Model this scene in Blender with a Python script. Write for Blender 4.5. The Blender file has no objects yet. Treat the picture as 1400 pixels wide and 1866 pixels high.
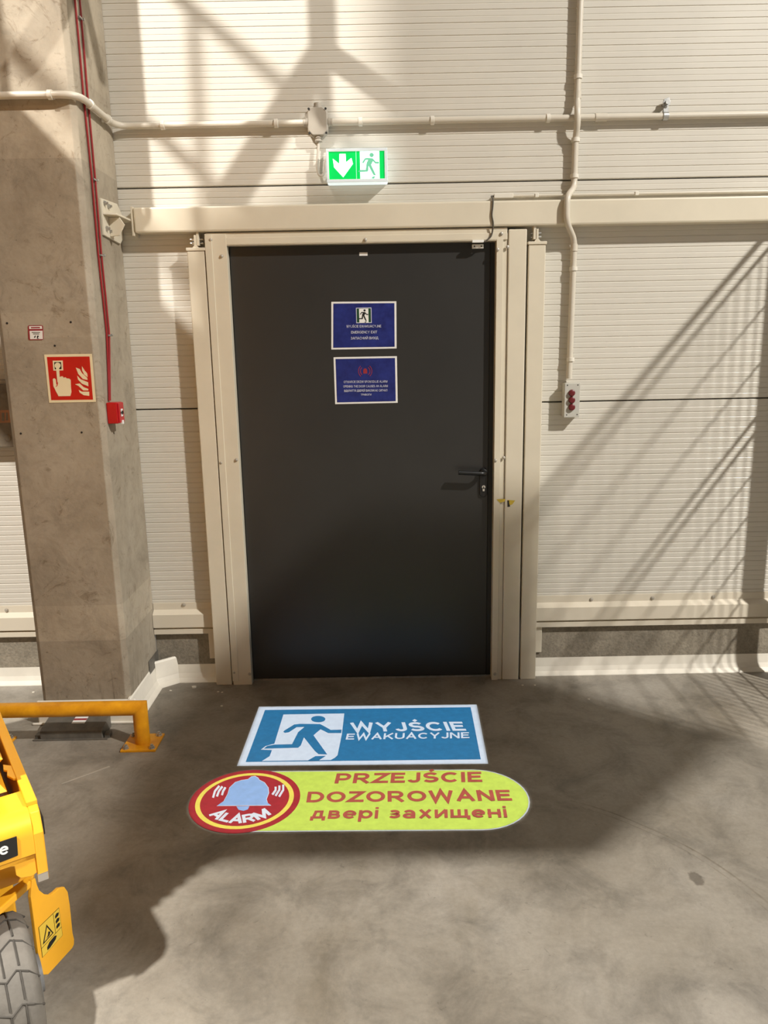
import bpy, bmesh, math, random
from mathutils import Vector, Matrix
from mathutils.geometry import tessellate_polygon
random.seed(7)
scene = bpy.context.scene
col = scene.collection
R = math.radians

# ------------------------------------------------------------------ camera
FPX, PITCH, ROLL = 1402.0, R(12.0), R(1.07)
CAM = Vector((0, -3.58, 1.62))
fw = Vector((0, math.cos(PITCH), -math.sin(PITCH)))
rt0 = Vector((1, 0, 0)); up0 = rt0.cross(fw)
rt = rt0 * math.cos(ROLL) - up0 * math.sin(ROLL)
up = rt0 * math.sin(ROLL) + up0 * math.cos(ROLL)
cd = bpy.data.cameras.new('camera'); cam = bpy.data.objects.new('camera', cd)
cd.sensor_fit = 'VERTICAL'; cd.sensor_height = 24.0; cd.sensor_width = 18.0
cd.lens = FPX * 24.0 / 1866.0
cd.clip_start = .05
cam.matrix_world = Matrix(((rt.x, up.x, -fw.x, CAM.x), (rt.y, up.y, -fw.y, CAM.y),
                           (rt.z, up.z, -fw.z, CAM.z), (0, 0, 0, 1)))
col.objects.link(cam); scene.camera = cam

# ------------------------------------------------------------------ world, exposure
world = bpy.data.worlds.new('hall_air'); scene.world = world; world.use_nodes = True
bg = world.node_tree.nodes['Background']
bg.inputs[0].default_value = (1.0, .93, .82, 1); bg.inputs[1].default_value = .12
vs = scene.view_settings
vs.view_transform = 'Standard'; vs.look = 'None'; vs.gamma = 1; vs.use_curve_mapping = False
vs.exposure = 0.15

# ------------------------------------------------------------------ ceiling lamps (position, watts, colour)
LAMPS = [((6.3, -5.0, 7.5), 1600, (1, .96, .90)),
         ((-2.9, -5.0, 7.5), 1120, (1, .96, .90))]
LAMP_SIZE = (.36, .24)

# ------------------------------------------------------------------ measuring helpers (points of the place seen at a pixel)
def ray(px, py): return fw + rt * ((px - 700) / FPX) - up * ((py - 933) / FPX)
def aty(px, py, y=0.0):
    d = ray(px, py); return CAM + d * ((y - CAM.y) / d.y)
def atz(px, py, z=0.0):
    d = ray(px, py); return CAM + d * ((z - CAM.z) / d.z)
def atx(px, py, x):
    d = ray(px, py); return CAM + d * ((x - CAM.x) / d.x)
def atplane(px, py, P, n):
    d = ray(px, py); return CAM + d * ((P - CAM).dot(n) / d.dot(n))

# ------------------------------------------------------------------ materials
MATS = {}
def mat(name, colr, rough=.5, metal=0, var=.08, scale=8, bump=0, bscale=60, emit=0, spec=.5, stretch=None, dark=None, coat=0):
    m = bpy.data.materials.new(name); m.use_nodes = True
    nt = m.node_tree; b = nt.nodes['Principled BSDF']
    b.inputs['Roughness'].default_value = rough; b.inputs['Metallic'].default_value = metal
    b.inputs['Specular IOR Level'].default_value = spec
    if coat: b.inputs['Coat Weight'].default_value = coat
    tc = nt.nodes.new('ShaderNodeNewGeometry')
    src = tc.outputs['Position']
    if stretch:
        mp = nt.nodes.new('ShaderNodeMapping'); mp.inputs['Scale'].default_value = stretch
        nt.links.new(src, mp.inputs['Vector']); src = mp.outputs[0]
    n = nt.nodes.new('ShaderNodeTexNoise'); n.inputs['Scale'].default_value = scale
    n.inputs['Detail'].default_value = 6; n.inputs['Roughness'].default_value = .6
    nt.links.new(src, n.inputs['Vector'])
    rp = nt.nodes.new('ShaderNodeValToRGB')
    c = Vector(colr); d = Vector(dark) if dark else c * (1 - var * 2.2)
    l = c * (1 + var)
    rp.color_ramp.elements[0].position = .3; rp.color_ramp.elements[1].position = .7
    rp.color_ramp.elements[0].color = (*d, 1); rp.color_ramp.elements[1].color = (*[min(x, .95) for x in l], 1)
    nt.links.new(n.outputs['Fac'], rp.inputs[0]); nt.links.new(rp.outputs[0], b.inputs['Base Color'])
    if bump:
        bn = nt.nodes.new('ShaderNodeTexNoise'); bn.inputs['Scale'].default_value = bscale; bn.inputs['Detail'].default_value = 5
        nt.links.new(src, bn.inputs['Vector'])
        bp = nt.nodes.new('ShaderNodeBump'); bp.inputs['Strength'].default_value = bump; bp.inputs['Distance'].default_value = .01
        nt.links.new(bn.outputs['Fac'], bp.inputs['Height']); nt.links.new(bp.outputs[0], b.inputs['Normal'])
    if emit:
        b.inputs['Emission Color'].default_value = (*colr, 1); b.inputs['Emission Strength'].default_value = emit
    MATS[name] = m; return m

def s(r, g, b):  # sRGB bytes to linear
    f = lambda v: (v / 255) / 12.92 if v / 255 <= .04045 else ((v / 255 + .055) / 1.055) ** 2.4
    return (f(r), f(g), f(b))

M_panel = mat('panel_paint', s(210, 205, 193), .36, var=.025, scale=2.5, spec=.5)
M_flash = mat('flashing_paint', s(216, 207, 188), .35, var=.02, scale=3)
M_steel = mat('cream_steel_paint', s(216, 207, 186), .36, var=.03, scale=4)
M_skirt = mat('white_skirting', s(232, 226, 212), .5, var=.04, scale=9)
M_pipe = mat('conduit_plastic', s(206, 198, 182), .38, var=.02)
M_clip = mat('clip_plastic', s(222, 216, 202), .4, var=.02)
M_box = mat('junction_plastic', s(170, 162, 148), .5, var=.03)
M_gap = mat('dark_gap', (.02, .018, .015), .8, var=.05)
M_door = mat('anthracite_door_paint', s(46, 45, 43), .38, var=.05, scale=3, spec=.5)
M_doorframe = mat('black_frame_paint', s(38, 37, 35), .5, var=.05)
M_black = mat('black_plastic', s(24, 24, 24), .4, var=.05)
M_chrome = mat('bright_metal', (.75, .73, .7), .28, metal=1, var=.05)
M_galv = mat('galvanised_steel', (.52, .52, .5), .42, metal=.9, var=.12, scale=30)
M_screw = mat('screw_steel', (.50, .46, .39), .4, metal=.35, var=.1)
M_blue = mat('notice_blue', s(38, 48, 118), .22, var=.18, scale=22, dark=s(30, 36, 98), coat=.3)
M_white = mat('white_print', s(236, 236, 232), .45, var=.02)
M_softwhite = mat('soft_white_print', s(205, 208, 222), .45, var=.05)
M_green = mat('dark_green_print', s(14, 66, 34), .45, var=.05)
M_ink = mat('black_print', s(16, 18, 16), .5, var=.05)
M_redicon = mat('red_print', s(150, 42, 52), .45, var=.05)
M_red = mat('sign_red', s(196, 28, 20), .4, var=.05)
M_cream = mat('photoluminescent_cream', s(236, 222, 184), .5, var=.03)
M_callred = mat('callpoint_red', s(186, 18, 28), .3, var=.05)
M_cable = mat('red_cable_sheath', s(150, 30, 34), .4, var=.06)
M_darkcable = mat('grey_cable_sheath', s(84, 78, 68), .5, var=.06)
M_cable2 = mat('light_cable_sheath', s(200, 192, 178), .45, var=.03)
M_button = mat('dark_red_button', s(104, 27, 31), .35, var=.05)
M_control = mat('grey_enclosure', s(190, 188, 178), .5, var=.02)
M_yellow = mat('yellow_guard_paint', s(224, 158, 22), .42, var=.1, scale=14, dark=s(196, 128, 14))
M_lift = mat('lift_yellow_paint', s(242, 176, 40), .34, var=.04, scale=5, coat=.2)
M_decal = mat('decal_yellow', s(226, 190, 66), .4, var=.03)
M_tyre = mat('grey_rubber', s(112, 107, 99), .75, var=.12, scale=18, bump=.1, bscale=90)
M_groove = mat('dark_rubber_groove', s(74, 70, 64), .85, var=.1)
M_boxsteel = mat('weathered_grey_steel', s(112, 108, 100), .5, metal=.3, var=.15, scale=20)
M_cabinet = mat('brown_grey_cabinet', s(126, 116, 100), .6, var=.14, scale=15)
M_orangeprint = mat('faded_orange_print', s(178, 128, 92), .6, var=.1)
M_wire = mat('mesh_grey_paint', s(150, 148, 142), .45, var=.04)
M_housing = mat('lamp_housing_grey', s(120, 120, 120), .45, var=.04)
M_chipm = mat('white_chip', s(232, 226, 212), .7, var=.05)
M_scuffy = mat('yellow_scuff', s(206, 178, 60), .5, var=.1)
# signs projected on the floor, their light painted as decal colours
M_fblue = mat('projected_blue', s(34, 120, 170), .6, var=.07, scale=30)
M_fwhite = mat('projected_white', s(226, 234, 248), .6, var=.03, scale=30)
M_flime = mat('projected_lime', s(206, 230, 92), .6, var=.05, scale=30)
M_fred = mat('projected_red', s(176, 34, 46), .6, var=.08, scale=30)
M_ftext = mat('projected_text_red', s(186, 84, 70), .6, var=.08, scale=30)
M_fyellow = mat('projected_yellow', s(244, 226, 96), .6, var=.04, scale=30)
M_fbell = mat('projected_bell_blue', s(150, 186, 240), .6, var=.04, scale=30)
# light-giving parts of the exit luminaire
M_egreen = mat('luminaire_green', s(0, 205, 88), .3, var=0, emit=.5)
M_ewhite = mat('luminaire_white', (.82, 1.0, .93), .3, var=0, emit=2.0)
M_erunner = mat('luminaire_pale_green', (.16, .55, .34), .3, var=0, emit=.45)
M_ediff = mat('luminaire_diffuser', (.80, .95, 1.0), .3, var=0, emit=.55)
M_lampglow = mat('lamp_diffuser', (1, .95, .85), .4, var=0, emit=6)

def concrete_material(name, kind):
    m = bpy.data.materials.new(name); m.use_nodes = True
    nt = m.node_tree; N = nt.nodes; L = nt.links; b = N['Principled BSDF']
    g = N.new('ShaderNodeNewGeometry'); pos = g.outputs['Position']
    def noise(scale, detail=6, rough=.6, stretch=None, dist=0):
        n = N.new('ShaderNodeTexNoise'); n.inputs['Scale'].default_value = scale
        n.inputs['Detail'].default_value = detail; n.inputs['Roughness'].default_value = rough; n.inputs['Distortion'].default_value = dist
        if stretch:
            mp = N.new('ShaderNodeMapping'); mp.inputs['Scale'].default_value = stretch
            L.new(pos, mp.inputs[0]); L.new(mp.outputs[0], n.inputs['Vector'])
        else: L.new(pos, n.inputs['Vector'])
        return n.outputs['Fac']
    def ramp(fac, stops, interp='LINEAR'):
        r = N.new('ShaderNodeValToRGB'); r.color_ramp.interpolation = interp
        e = r.color_ramp.elements
        while len(e) < len(stops): e.new(.5)
        for k, (p, c) in enumerate(stops):
            e[k].position = p; e[k].color = (*c, 1) if len(c) == 3 else c
        L.new(fac, r.inputs[0]); return r.outputs[0]
    def mul(a, c, fac=1.0, mode='MULTIPLY'):
        x = N.new('ShaderNodeMix'); x.data_type = 'RGBA'; x.blend_type = mode
        if isinstance(fac, float): x.inputs['Factor'].default_value = fac
        else: L.new(fac, x.inputs['Factor'])
        L.new(a, x.inputs[6])
        if isinstance(c, tuple): x.inputs[7].default_value = (*c, 1)
        else: L.new(c, x.inputs[7])
        return x.outputs[2]
    def math_(op, a, c=None):
        x = N.new('ShaderNodeMath'); x.operation = op
        for i, q in enumerate((a, c)):
            if q is None: continue
            if isinstance(q, (int, float)): x.inputs[i].default_value = q
            else: L.new(q, x.inputs[i])
        return x.outputs[0]
    sep = N.new('ShaderNodeSeparateXYZ'); L.new(pos, sep.inputs[0])
    gray = lambda v: (v, v, v)
    if kind == 'floor':
        c = ramp(noise(1.3, 8, .62), [(.30, s(118, 110, 97)), (.5, s(144, 137, 125)), (.72, s(160, 154, 144))])
        c = mul(c, ramp(noise(5, 8, .7, dist=.6), [(.30, gray(.62)), (.53, gray(1.0)), (.75, gray(1.14))]))
        c = mul(c, ramp(noise(60, 4, .7), [(.3, gray(.88)), (.7, gray(1.06))]))
        c = mul(c, ramp(noise(3.2, 6, .6, (1, .35, 1)), [(.30, (.72, .68, .60)), (.45, (1, 1, 1))]), .6)
        # pitted dark specks
        c = mul(c, ramp(noise(38, 3, .5, dist=1.5), [(.27, gray(.6)), (.31, gray(1))]), .55)
        # curved tyre marks: part of a circle round (0.238, -1.874)
        dx = math_('SUBTRACT', sep.outputs[0], .238); dy = math_('SUBTRACT', sep.outputs[1], -1.874)
        rad = math_('SQRT', math_('ADD', math_('MULTIPLY', dx, dx), math_('MULTIPLY', dy, dy)))
        rad = math_('ADD', rad, math_('MULTIPLY', math_('SUBTRACT', noise(3), .5), .02))
        for rr, w, k in ((.912, .0035, .55), (.888, .0022, .35)):
            d = math_('ABSOLUTE', math_('SUBTRACT', rad, rr))
            f = math_('LESS_THAN', d, w)
            f = math_('MULTIPLY', f, math_('GREATER_THAN', dx, .42))
            f = math_('MULTIPLY', f, math_('GREATER_THAN', dy, .15))
            f = math_('MULTIPLY', f, math_('MULTIPLY', ramp(noise(9), [(.4, gray(.3)), (.6, gray(1))]), k))
            c = mul(c, (.42, .36, .27), f)
        # oil drop
        ex = math_('MULTIPLY', math_('SUBTRACT', sep.outputs[0], .945), 44); ey = math_('MULTIPLY', math_('SUBTRACT', sep.outputs[1], -1.493), 30)
        rr = math_('SQRT', math_('ADD', math_('MULTIPLY', ex, ex), math_('MULTIPLY', ey, ey)))
        rr = math_('ADD', rr, math_('MULTIPLY', math_('SUBTRACT', noise(40), .5), 1.3))
        f = N.new('ShaderNodeMapRange'); f.inputs[1].default_value = .75; f.inputs[2].default_value = 1.05
        f.inputs[3].default_value = .8; f.inputs[4].default_value = 0; L.new(rr, f.inputs[0])
        c = mul(c, (.40, .38, .36), f.outputs[0])
        b.inputs['Roughness'].default_value = .55
        bsc, bst = 70, .06
    elif kind == 'column':
        c = ramp(noise(2.4, 8, .65), [(.3, s(146, 134, 115)), (.5, s(170, 158, 138)), (.72, s(184, 173, 154))])
        c = mul(c, ramp(noise(9, 9, .75, dist=.8), [(.33, gray(.78)), (.5, gray(.98)), (.7, gray(1.05))]))
        # formwork boards: courses of slightly different tone
        zf = N.new('ShaderNodeMapRange'); zf.inputs[1].default_value = 0; zf.inputs[2].default_value = 3.2
        L.new(sep.outputs[2], zf.inputs[0])
        bands = [(0, gray(.80)), (.118, gray(1.0)), (.168, gray(.87)), (.288, gray(.90)), (.525, gray(.96)), (.555, gray(.90)), (.735, gray(1.05)), (.795, gray(.93)), (.835, gray(1.0))]
        c = mul(c, ramp(zf.outputs[0], bands, 'CONSTANT'))
        # dark blotchy stains
        c = mul(c, ramp(noise(7, 10, .8, dist=2.0), [(.37, (.55, .50, .43)), (.44, (1, 1, 1))]), .7)
        # runs down the foot
        low = N.new('ShaderNodeMapRange'); low.inputs[1].default_value = .10; low.inputs[2].default_value = .42
        low.inputs[3].default_value = 1; low.inputs[4].default_value = 0; L.new(sep.outputs[2], low.inputs[0])
        st = ramp(noise(26, 4, .6, (1, 1, .12)), [(.30, (.45, .42, .37)), (.42, (1, 1, 1))])
        c = mul(c, st, math_('MULTIPLY', low.outputs[0], 1.0))
        # air holes
        c = mul(c, ramp(noise(55, 2, .4), [(.24, gray(.5)), (.28, gray(1))]), .6)
        b.inputs['Roughness'].default_value = .7; bsc, bst = 45, .12
    else:
        c = ramp(noise(6, 8, .65), [(.3, s(120, 112, 98)), (.7, s(158, 149, 132))])
        c = mul(c, ramp(noise(90, 4, .7), [(.3, gray(.72)), (.6, gray(1.05))]))
        b.inputs['Roughness'].default_value = .85; bsc, bst = 90, .3
    bn = N.new('ShaderNodeTexNoise'); bn.inputs['Scale'].default_value = bsc; bn.inputs['Detail'].default_value = 6
    L.new(pos, bn.inputs['Vector'])
    bp = N.new('ShaderNodeBump'); bp.inputs['Strength'].default_value = bst; bp.inputs['Distance'].default_value = .01
    L.new(bn.outputs['Fac'], bp.inputs['Height']); L.new(bp.outputs[0], b.inputs['Normal'])
    L.new(c, b.inputs['Base Color'])
    return m
M_floor = concrete_material('floor_concrete', 'floor')
M_column = concrete_material('column_concrete', 'column')
M_plinth = concrete_material('plinth_concrete', 'plinth')

# ------------------------------------------------------------------ mesh helpers
def tag(o, label=None, cat=None, group=None, kind=None):
    if label: o['label'] = label
    if cat: o['category'] = cat
    if group: o['group'] = group
    if kind: o['kind'] = kind
    return o
def world_of(o):
    m = o.matrix_basis.copy()
    return world_of(o.parent) @ m if o.parent else m
def empty(name, loc=(0, 0, 0), rz=0, label=None, cat=None, group=None, kind=None):
    o = bpy.data.objects.new(name, None); col.objects.link(o)
    o.location = loc; o.rotation_euler = (0, 0, rz); o.empty_display_size = .05
    return tag(o, label, cat, group, kind)

class MB:
    def __init__(self): self.bm = bmesh.new()
    def box(self, a, b):
        a, b = Vector(a), Vector(b)
        lo = [min(a[i], b[i]) for i in range(3)]; hi = [max(a[i], b[i]) for i in range(3)]
        v = [self.bm.verts.new(((hi if k & 1 else lo)[0], (hi if k & 2 else lo)[1], (hi if k & 4 else lo)[2])) for k in range(8)]
        for f in ((0, 2, 3, 1), (4, 5, 7, 6), (0, 1, 5, 4), (2, 6, 7, 3), (0, 4, 6, 2), (1, 3, 7, 5)):
            self.bm.faces.new([v[i] for i in f])
        return self
    def prism(self, pts, off):
        """closed polygon of 3-D points swept by vector off"""
        off = Vector(off); a = [self.bm.verts.new(p) for p in pts]; b = [self.bm.verts.new(Vector(p) + off) for p in pts]
        n = len(a)
        self.bm.faces.new(a); self.bm.faces.new(b[::-1])
        for i in range(n):
            j = (i + 1) % n; self.bm.faces.new((a[j], a[i], b[i], b[j]))
        return self
    def poly(self, pts):
        self.bm.faces.new([self.bm.verts.new(p) for p in pts]); return self
    def ring(self, c, n, r, seg, ref=None):
        n = n.normalized()
        x = (ref - n * ref.dot(n)).normalized() if ref is not None else n.orthogonal().normalized()
        y = n.cross(x)
        return [self.bm.verts.new(c + (x * math.cos(t) + y * math.sin(t)) * r) for t in (2 * math.pi * k / seg for k in range(seg))]
    def bridge(self, A, B):
        n = len(A)
        for i in range(n):
            j = (i + 1) % n; self.bm.faces.new((A[i], A[j], B[j], B[i]))
    def lathe(self, p0, axis, prof, seg=20, cap=True):
        p0 = Vector(p0); axis = Vector(axis).normalized(); ref = axis.orthogonal()
        rings = [self.ring(p0 + axis * h, axis, max(r, 1e-5), seg, ref) for r, h in prof]
        for A, B in zip(rings, rings[1:]): self.bridge(A, B)
        if cap: self.bm.faces.new(rings[0][::-1]); self.bm.faces.new(rings[-1])
        return self
    def cyl(self, a, b, r, seg=14):
        a, b = Vector(a), Vector(b)
        return self.lathe(a, b - a, [(r, 0), (r, (b - a).length)], seg)
    def tube(self, path, r, seg=10, bend=0, cap=True):
        P = [Vector(p) for p in path]
        if bend:
            Q = [P[0]]
            for a, b, c in zip(P, P[1:], P[2:]):
                d0 = (a - b); d1 = (c - b); k = min(bend, d0.length * .45, d1.length * .45)
                s0 = b + d0.normalized() * k; s1 = b + d1.normalized() * k
                for t in (0, .2, .4, .6, .8, 1): Q.append(s0 * (1 - t) ** 2 + b * 2 * t * (1 - t) + s1 * t * t)
            Q.append(P[-1]); P = Q
        ref = None; prev = None
        for i, p in enumerate(P):
            d = (P[min(i + 1, len(P) - 1)] - P[max(i - 1, 0)]).normalized()
            if ref is None: ref = d.orthogonal()
            ref = (ref - d * ref.dot(d)).normalized()
            ringv = self.ring(p, d, r, seg, ref)
            if prev: self.bridge(prev, ringv)
            elif cap: self.bm.faces.new(ringv[::-1])
            prev = ringv
        if cap: self.bm.faces.new(prev)
        return self
    def build(self, name, material, parent=None, smooth=False, bevel=0, local=False):
        if parent is not None and not local:
            self.bm.transform(world_of(parent).inverted())
        bmesh.ops.recalc_face_normals(self.bm, faces=self.bm.faces)
        me = bpy.data.meshes.new(name); self.bm.to_mesh(me); self.bm.free()
        if smooth:
            me.polygons.foreach_set('use_smooth', [True] * len(me.polygons))
        me.materials.append(material)
        o = bpy.data.objects.new(name, me); col.objects.link(o)
        if parent is not None: o.parent = parent
        if bevel:
            md = o.modifiers.new('bevel', 'BEVEL'); md.width = bevel; md.segments = 2; md.limit_method = 'ANGLE'; md.angle_limit = R(40)
        if smooth:
            try: me.set_sharp_from_angle(angle=R(38))
            except Exception: pass
        return o

def setorigin(o, p):
    """move a top-level mesh object's origin to p"""
    p = Vector(p); o.data.transform(Matrix.Translation(-p)); o.location = p; return o

# ---- flat print: shapes laid on a plane frame (O, X, Y unit-less vectors, N normal)
class Frame:
    def __init__(self, O, X, Y): self.O, self.X, self.Y = Vector(O), Vector(X), Vector(Y); self.N = self.X.cross(self.Y).normalized()
    def __call__(self, x, y, h=0): return self.O + self.X * x + self.Y * y + self.N * h
# ---- sans-serif alphabet drawn as strokes (cap height 1, weight w)
def _arc(cx, cy, rx, ry, a0, a1, n=10): return [(cx + rx * math.cos(R(a0 + (a1 - a0) * k / n)), cy + ry * math.sin(R(a0 + (a1 - a0) * k / n))) for k in range(n + 1)]
SMALL = {'в': 'В', 'з': 'З', 'х': 'Х', 'и': 'И', 'щ': 'Щ', 'н': 'Н', 'д': 'Д'}
SAME = {'А': 'A', 'В': 'B', 'Е': 'E', 'К': 'K', 'М': 'M', 'Н': 'H', 'О': 'O', 'Р': 'P', 'С': 'C', 'Т': 'T', 'Х': 'X', 'І': 'I'}
def glyph(ch, w):
    h = w / 2
    if ch in SMALL:
        k = .74; a, L = glyph(SMALL[ch], w / k); return a * .86, [[(x * .86, y * k) for x, y in l] for l in L]
    ch = SAME.get(ch, ch)
    V = lambda x, a=0, b=1: [(x, a), (x, b)]
    Hn = lambda y, a, b: [(a, y), (b, y)]
    ry2 = (.5 - h) / 2
    if ch == ' ': return .34, []
    if ch == 'A': return 1.0, [[(h * .9, 0), (.5, .97), (1 - h * .9, 0)], Hn(.33, .2, .8)]
    if ch == 'B': return .84, [V(h), [(h, 1 - h), (.44, 1 - h)] + _arc(.44, .75 - h / 2 + .0, .33 - h, .25 - h / 2, 90, -90) + [(h, .5)], [(h, .5), (.47, .5)] + _arc(.47, .25 + h / 2, .37 - h, .25 - h / 2, 90, -90) + [(h, h)]]
    if ch == 'C': return .95, [_arc(.5, .5, .5 - h, .5 - h, 42, 318, 20)]
    if ch == 'D': return .92, [V(h), [(h, 1 - h), (.4, 1 - h)] + _arc(.4, .5, .52 - h, .5 - h, 90, -90, 14) + [(h, h)]]
    if ch == 'E': return .78, [V(h), Hn(1 - h, 0, .76), Hn(.52, 0, .70), Hn(h, 0, .78)]
    if ch == 'G': return 1.0, [_arc(.5, .5, .5 - h, .5 - h, 42, 318, 20), [(.55, .46), (1 - h * 1.3, .46), (1 - h * 1.3, .14)]]
    if ch == 'H': return .90, [V(h), V(.9 - h), Hn(.52, 0, .9)]
    if ch == 'I': return w, [V(h)]
    if ch == 'J': return .68, [[(.68 - h, 1), (.68 - h, .3)] + _arc(.34, .3, .34 - h, .3 - h, 0, -172, 12)]
    if ch == 'K': return .92, [V(h), [(.84, 1), (h, .30)], [(.36, .56), (.86, 0)]]
    if ch == 'L': return .74, [V(h), Hn(h, 0, .74)]
    if ch == 'M': return 1.08, [V(h), V(1.08 - h), [(h, .97), (.54, .06), (1.08 - h, .97)]]
    if ch == 'N': return .90, [V(h), V(.9 - h), [(h, .98), (.9 - h, .02)]]
    if ch == 'O': return 1.02, [_arc(.51, .5, .51 - h, .5 - h, 0, 360, 24)]
    if ch == 'P': return .84, [V(h), [(h, 1 - h), (.46, 1 - h)] + _arc(.46, .70 - h / 2, .37 - h, .30 - h / 2, 90, -90) + [(h, .40)]]
    if ch == 'R': return .92, [V(h), [(h, 1 - h), (.48, 1 - h)] + _arc(.48, .72 - h / 2, .37 - h, .28 - h / 2, 90, -90) + [(h, .44)], [(.42, .44), (.82, 0)]]
    if ch in 'SŚ':
        L = [_arc(.43, .5 + ry2, .40 - h, ry2, 25, 270, 14) + _arc(.43, .5 - ry2, .43 - h, ry2, 90, -155, 14)]
        if ch == 'Ś': L.append([(.38, 1.10), (.56, 1.27)])
        return .86, L
    if ch == 'T': return .84, [V(.42), Hn(1 - h, 0, .84)]
    if ch == 'U': return .90, [[(h, 1), (h, .36)] + _arc(.45, .36, .45 - h, .36 - h, 180, 360, 14) + [(.9 - h, 1)]]
    if ch == 'W': return 1.32, [[(h * .9, 1), (.34, .03), (.66, .95), (.98, .03), (1.32 - h * .9, 1)]]
    if ch == 'X': return .92, [[(h, 0), (.92 - h, 1)], [(h, 1), (.92 - h, 0)]]
    if ch == 'Y': return .94, [[(h * .8, 1), (.47, .44), (.94 - h * .8, 1)], V(.47, 0, .46)]
    if ch == 'Z': return .84, [[(.04, 1 - h), (.76, 1 - h), (.08, h), (.84, h)]]
    if ch in 'ИЙ':
        L = [V(h), V(.9 - h), [(h, .02), (.9 - h, .98)]]
        if ch == 'Й': L.append(_arc(.45, 1.24, .18, .12, 180, 360, 8))
        return .90, L
    if ch == 'З': return .80, [_arc(.38, .5 + ry2, .38 - h, ry2, 150, -90, 12) + _arc(.38, .5 - ry2, .42 - h, ry2, 90, -155, 12)]
    if ch == 'П': return .90, [V(h), V(.9 - h), Hn(1 - h, 0, .9)]
    if ch == 'Л': return .92, [[(.02, h), (.16, h), (.26, 1 - h), (.92 - h, 1 - h), (.92 - h, 0)]]
    if ch == 'Д': return 1.0, [[(.2, .2 - h * .2), (.30, 1 - h), (.82 - h, 1 - h), (.82 - h, .1)], Hn(.2 - h * .2, 0, 1), V(h * .9, -.2, .2), V(1 - h * .9, -.2, .2)]
    if ch == 'Г': return .70, [V(h), Hn(1 - h, 0, .7)]
    if ch == 'Я': return .90, [V(.9 - h), [(.9 - h, 1 - h), (.42, 1 - h)] + _arc(.42, .72 - h / 2, .37 - h, .28 - h / 2, 90, 270) + [(.9 - h, .44)], [(.48, .44), (.08, 0)]]
    if ch == 'Є': return .95, [_arc(.5, .5, .5 - h, .5 - h, 42, 318, 20), Hn(.5, .1, .66)]
    if ch == 'Щ': return 1.28, [V(h), V(.6), V(1.2 - h), Hn(h, 0, 1.28), V(1.28 - h * .5, -.2, w)]
    if ch == 'е': return .78, [_arc(.39, .37, .39 - h, .37 - h, 0, 318, 18) + [], Hn(.37, h, .78 - h * .4)]
    if ch == 'р': return .80, [V(h, -.27, .74), _arc(.42, .37, .38 - h, .37 - h, 0, 360, 18)]
    if ch == 'і': return w, [V(h, 0, .74), V(h, .84, 1.0)]
    if ch == 'а': return .76, [_arc(.36, .40, .36 - h, .34 - h, 150, 0, 8) + [(.72 - h, 0)], _arc(.35, .21, .35 - h, .23 - h * .9, 20, 340, 16)]
    return .5, [V(h)]
def stroke_quads(P, w):
    """mitred offset pairs along a 2-D polyline"""
    P = [Vector(p) for p in P]; P = [p for i, p in enumerate(P) if i == 0 or (p - P[i - 1]).length > 1e-5]; out = []
    closed = (P[0] - P[-1]).length < 1e-6
    for i, p in enumerate(P):
        a = P[i - 1] if i else (P[-2] if closed else None); b = P[i + 1] if i < len(P) - 1 else (P[1] if closed else None)
        d0 = (p - a).normalized() if a is not None else None; d1 = (b - p).normalized() if b is not None else None
        if d0 is None: d0 = d1
        if d1 is None: d1 = d0
        t = (d0 + d1)
        t = t.normalized() if t.length > 1e-4 else d0
        n = Vector((-t.y, t.x)); c = max(abs(n.dot(Vector((-d0.y, d0.x)))), .33)
        out.append((p + n * (w / 2 / c), p - n * (w / 2 / c)))
    return out
def lettering(body, BL, BR, TOP, h, N, material, parent, w=.18, name='lettering', gap=.13):
    """text whose baseline runs from point BL to point BR and whose capitals reach TOP (above BL)"""
    x = 0; lines = []
    for ch in body:
        a, L = glyph(ch, w); lines += [[(px + x, py) for px, py in l] for l in L]; x += a + gap
    x -= gap
    BL, N = Vector(BL), Vector(N); X = (Vector(BR) - BL) / x; Y = Vector(TOP) - BL
    m = MB()
    for k, l in enumerate(lines):
        f = lambda q: m.bm.verts.new(BL + X * q[0] + Y * q[1] + N * (h + k * .00004))
        pr = [(f(a), f(b)) for a, b in stroke_quads(l, w)]
        for (a, b), (c, d) in zip(pr, pr[1:]): m.bm.faces.new((a, b, d, c))
    return m.build(name, material, parent)
def flat(name, pts, material, parent, N, h, thick=0.0004):
    N = Vector(N); m = MB(); lo = [Vector(p) + N * (h - thick) for p in pts]; n = len(lo)
    a = [m.bm.verts.new(p) for p in lo]; b = [m.bm.verts.new(p + N * thick) for p in lo]
    for t in tessellate_polygon([lo]):
        m.bm.faces.new([b[i] for i in t]); m.bm.faces.new([a[i] for i in t[::-1]])
    for i in range(n): m.bm.faces.new((a[(i + 1) % n], a[i], b[i], b[(i + 1) % n]))
    return m.build(name, material, parent)
def strokes(pts, w):
    """2-D thick polyline outline"""
    P = [Vector(p) for p in pts]; Lf, Rt = [], []
    for i, p in enumerate(P):
        d = (P[min(i + 1, len(P) - 1)] - P[max(i - 1, 0)]).normalized(); n = Vector((-d.y, d.x)) * w / 2
        Lf.append(p + n); Rt.append(p - n)
    return Lf + Rt[::-1]
def circ(cx, cy, rx, ry=None, n=36): return [(cx + rx * math.cos(2 * math.pi * k / n), cy + (ry or rx) * math.sin(2 * math.pi * k / n)) for k in range(n)]

def screw_mesh(parent, p, n, r=.007, name='screw', m=None):
    p = Vector(p); n = Vector(n)
    b = MB(); b.lathe(p, n, [(r * 1.35, 0), (r * 1.35, .0015), (r, .002), (r, .005), (r * .6, .0065)], 10)
    return b.build(name, m or M_screw, parent, smooth=True)

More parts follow.
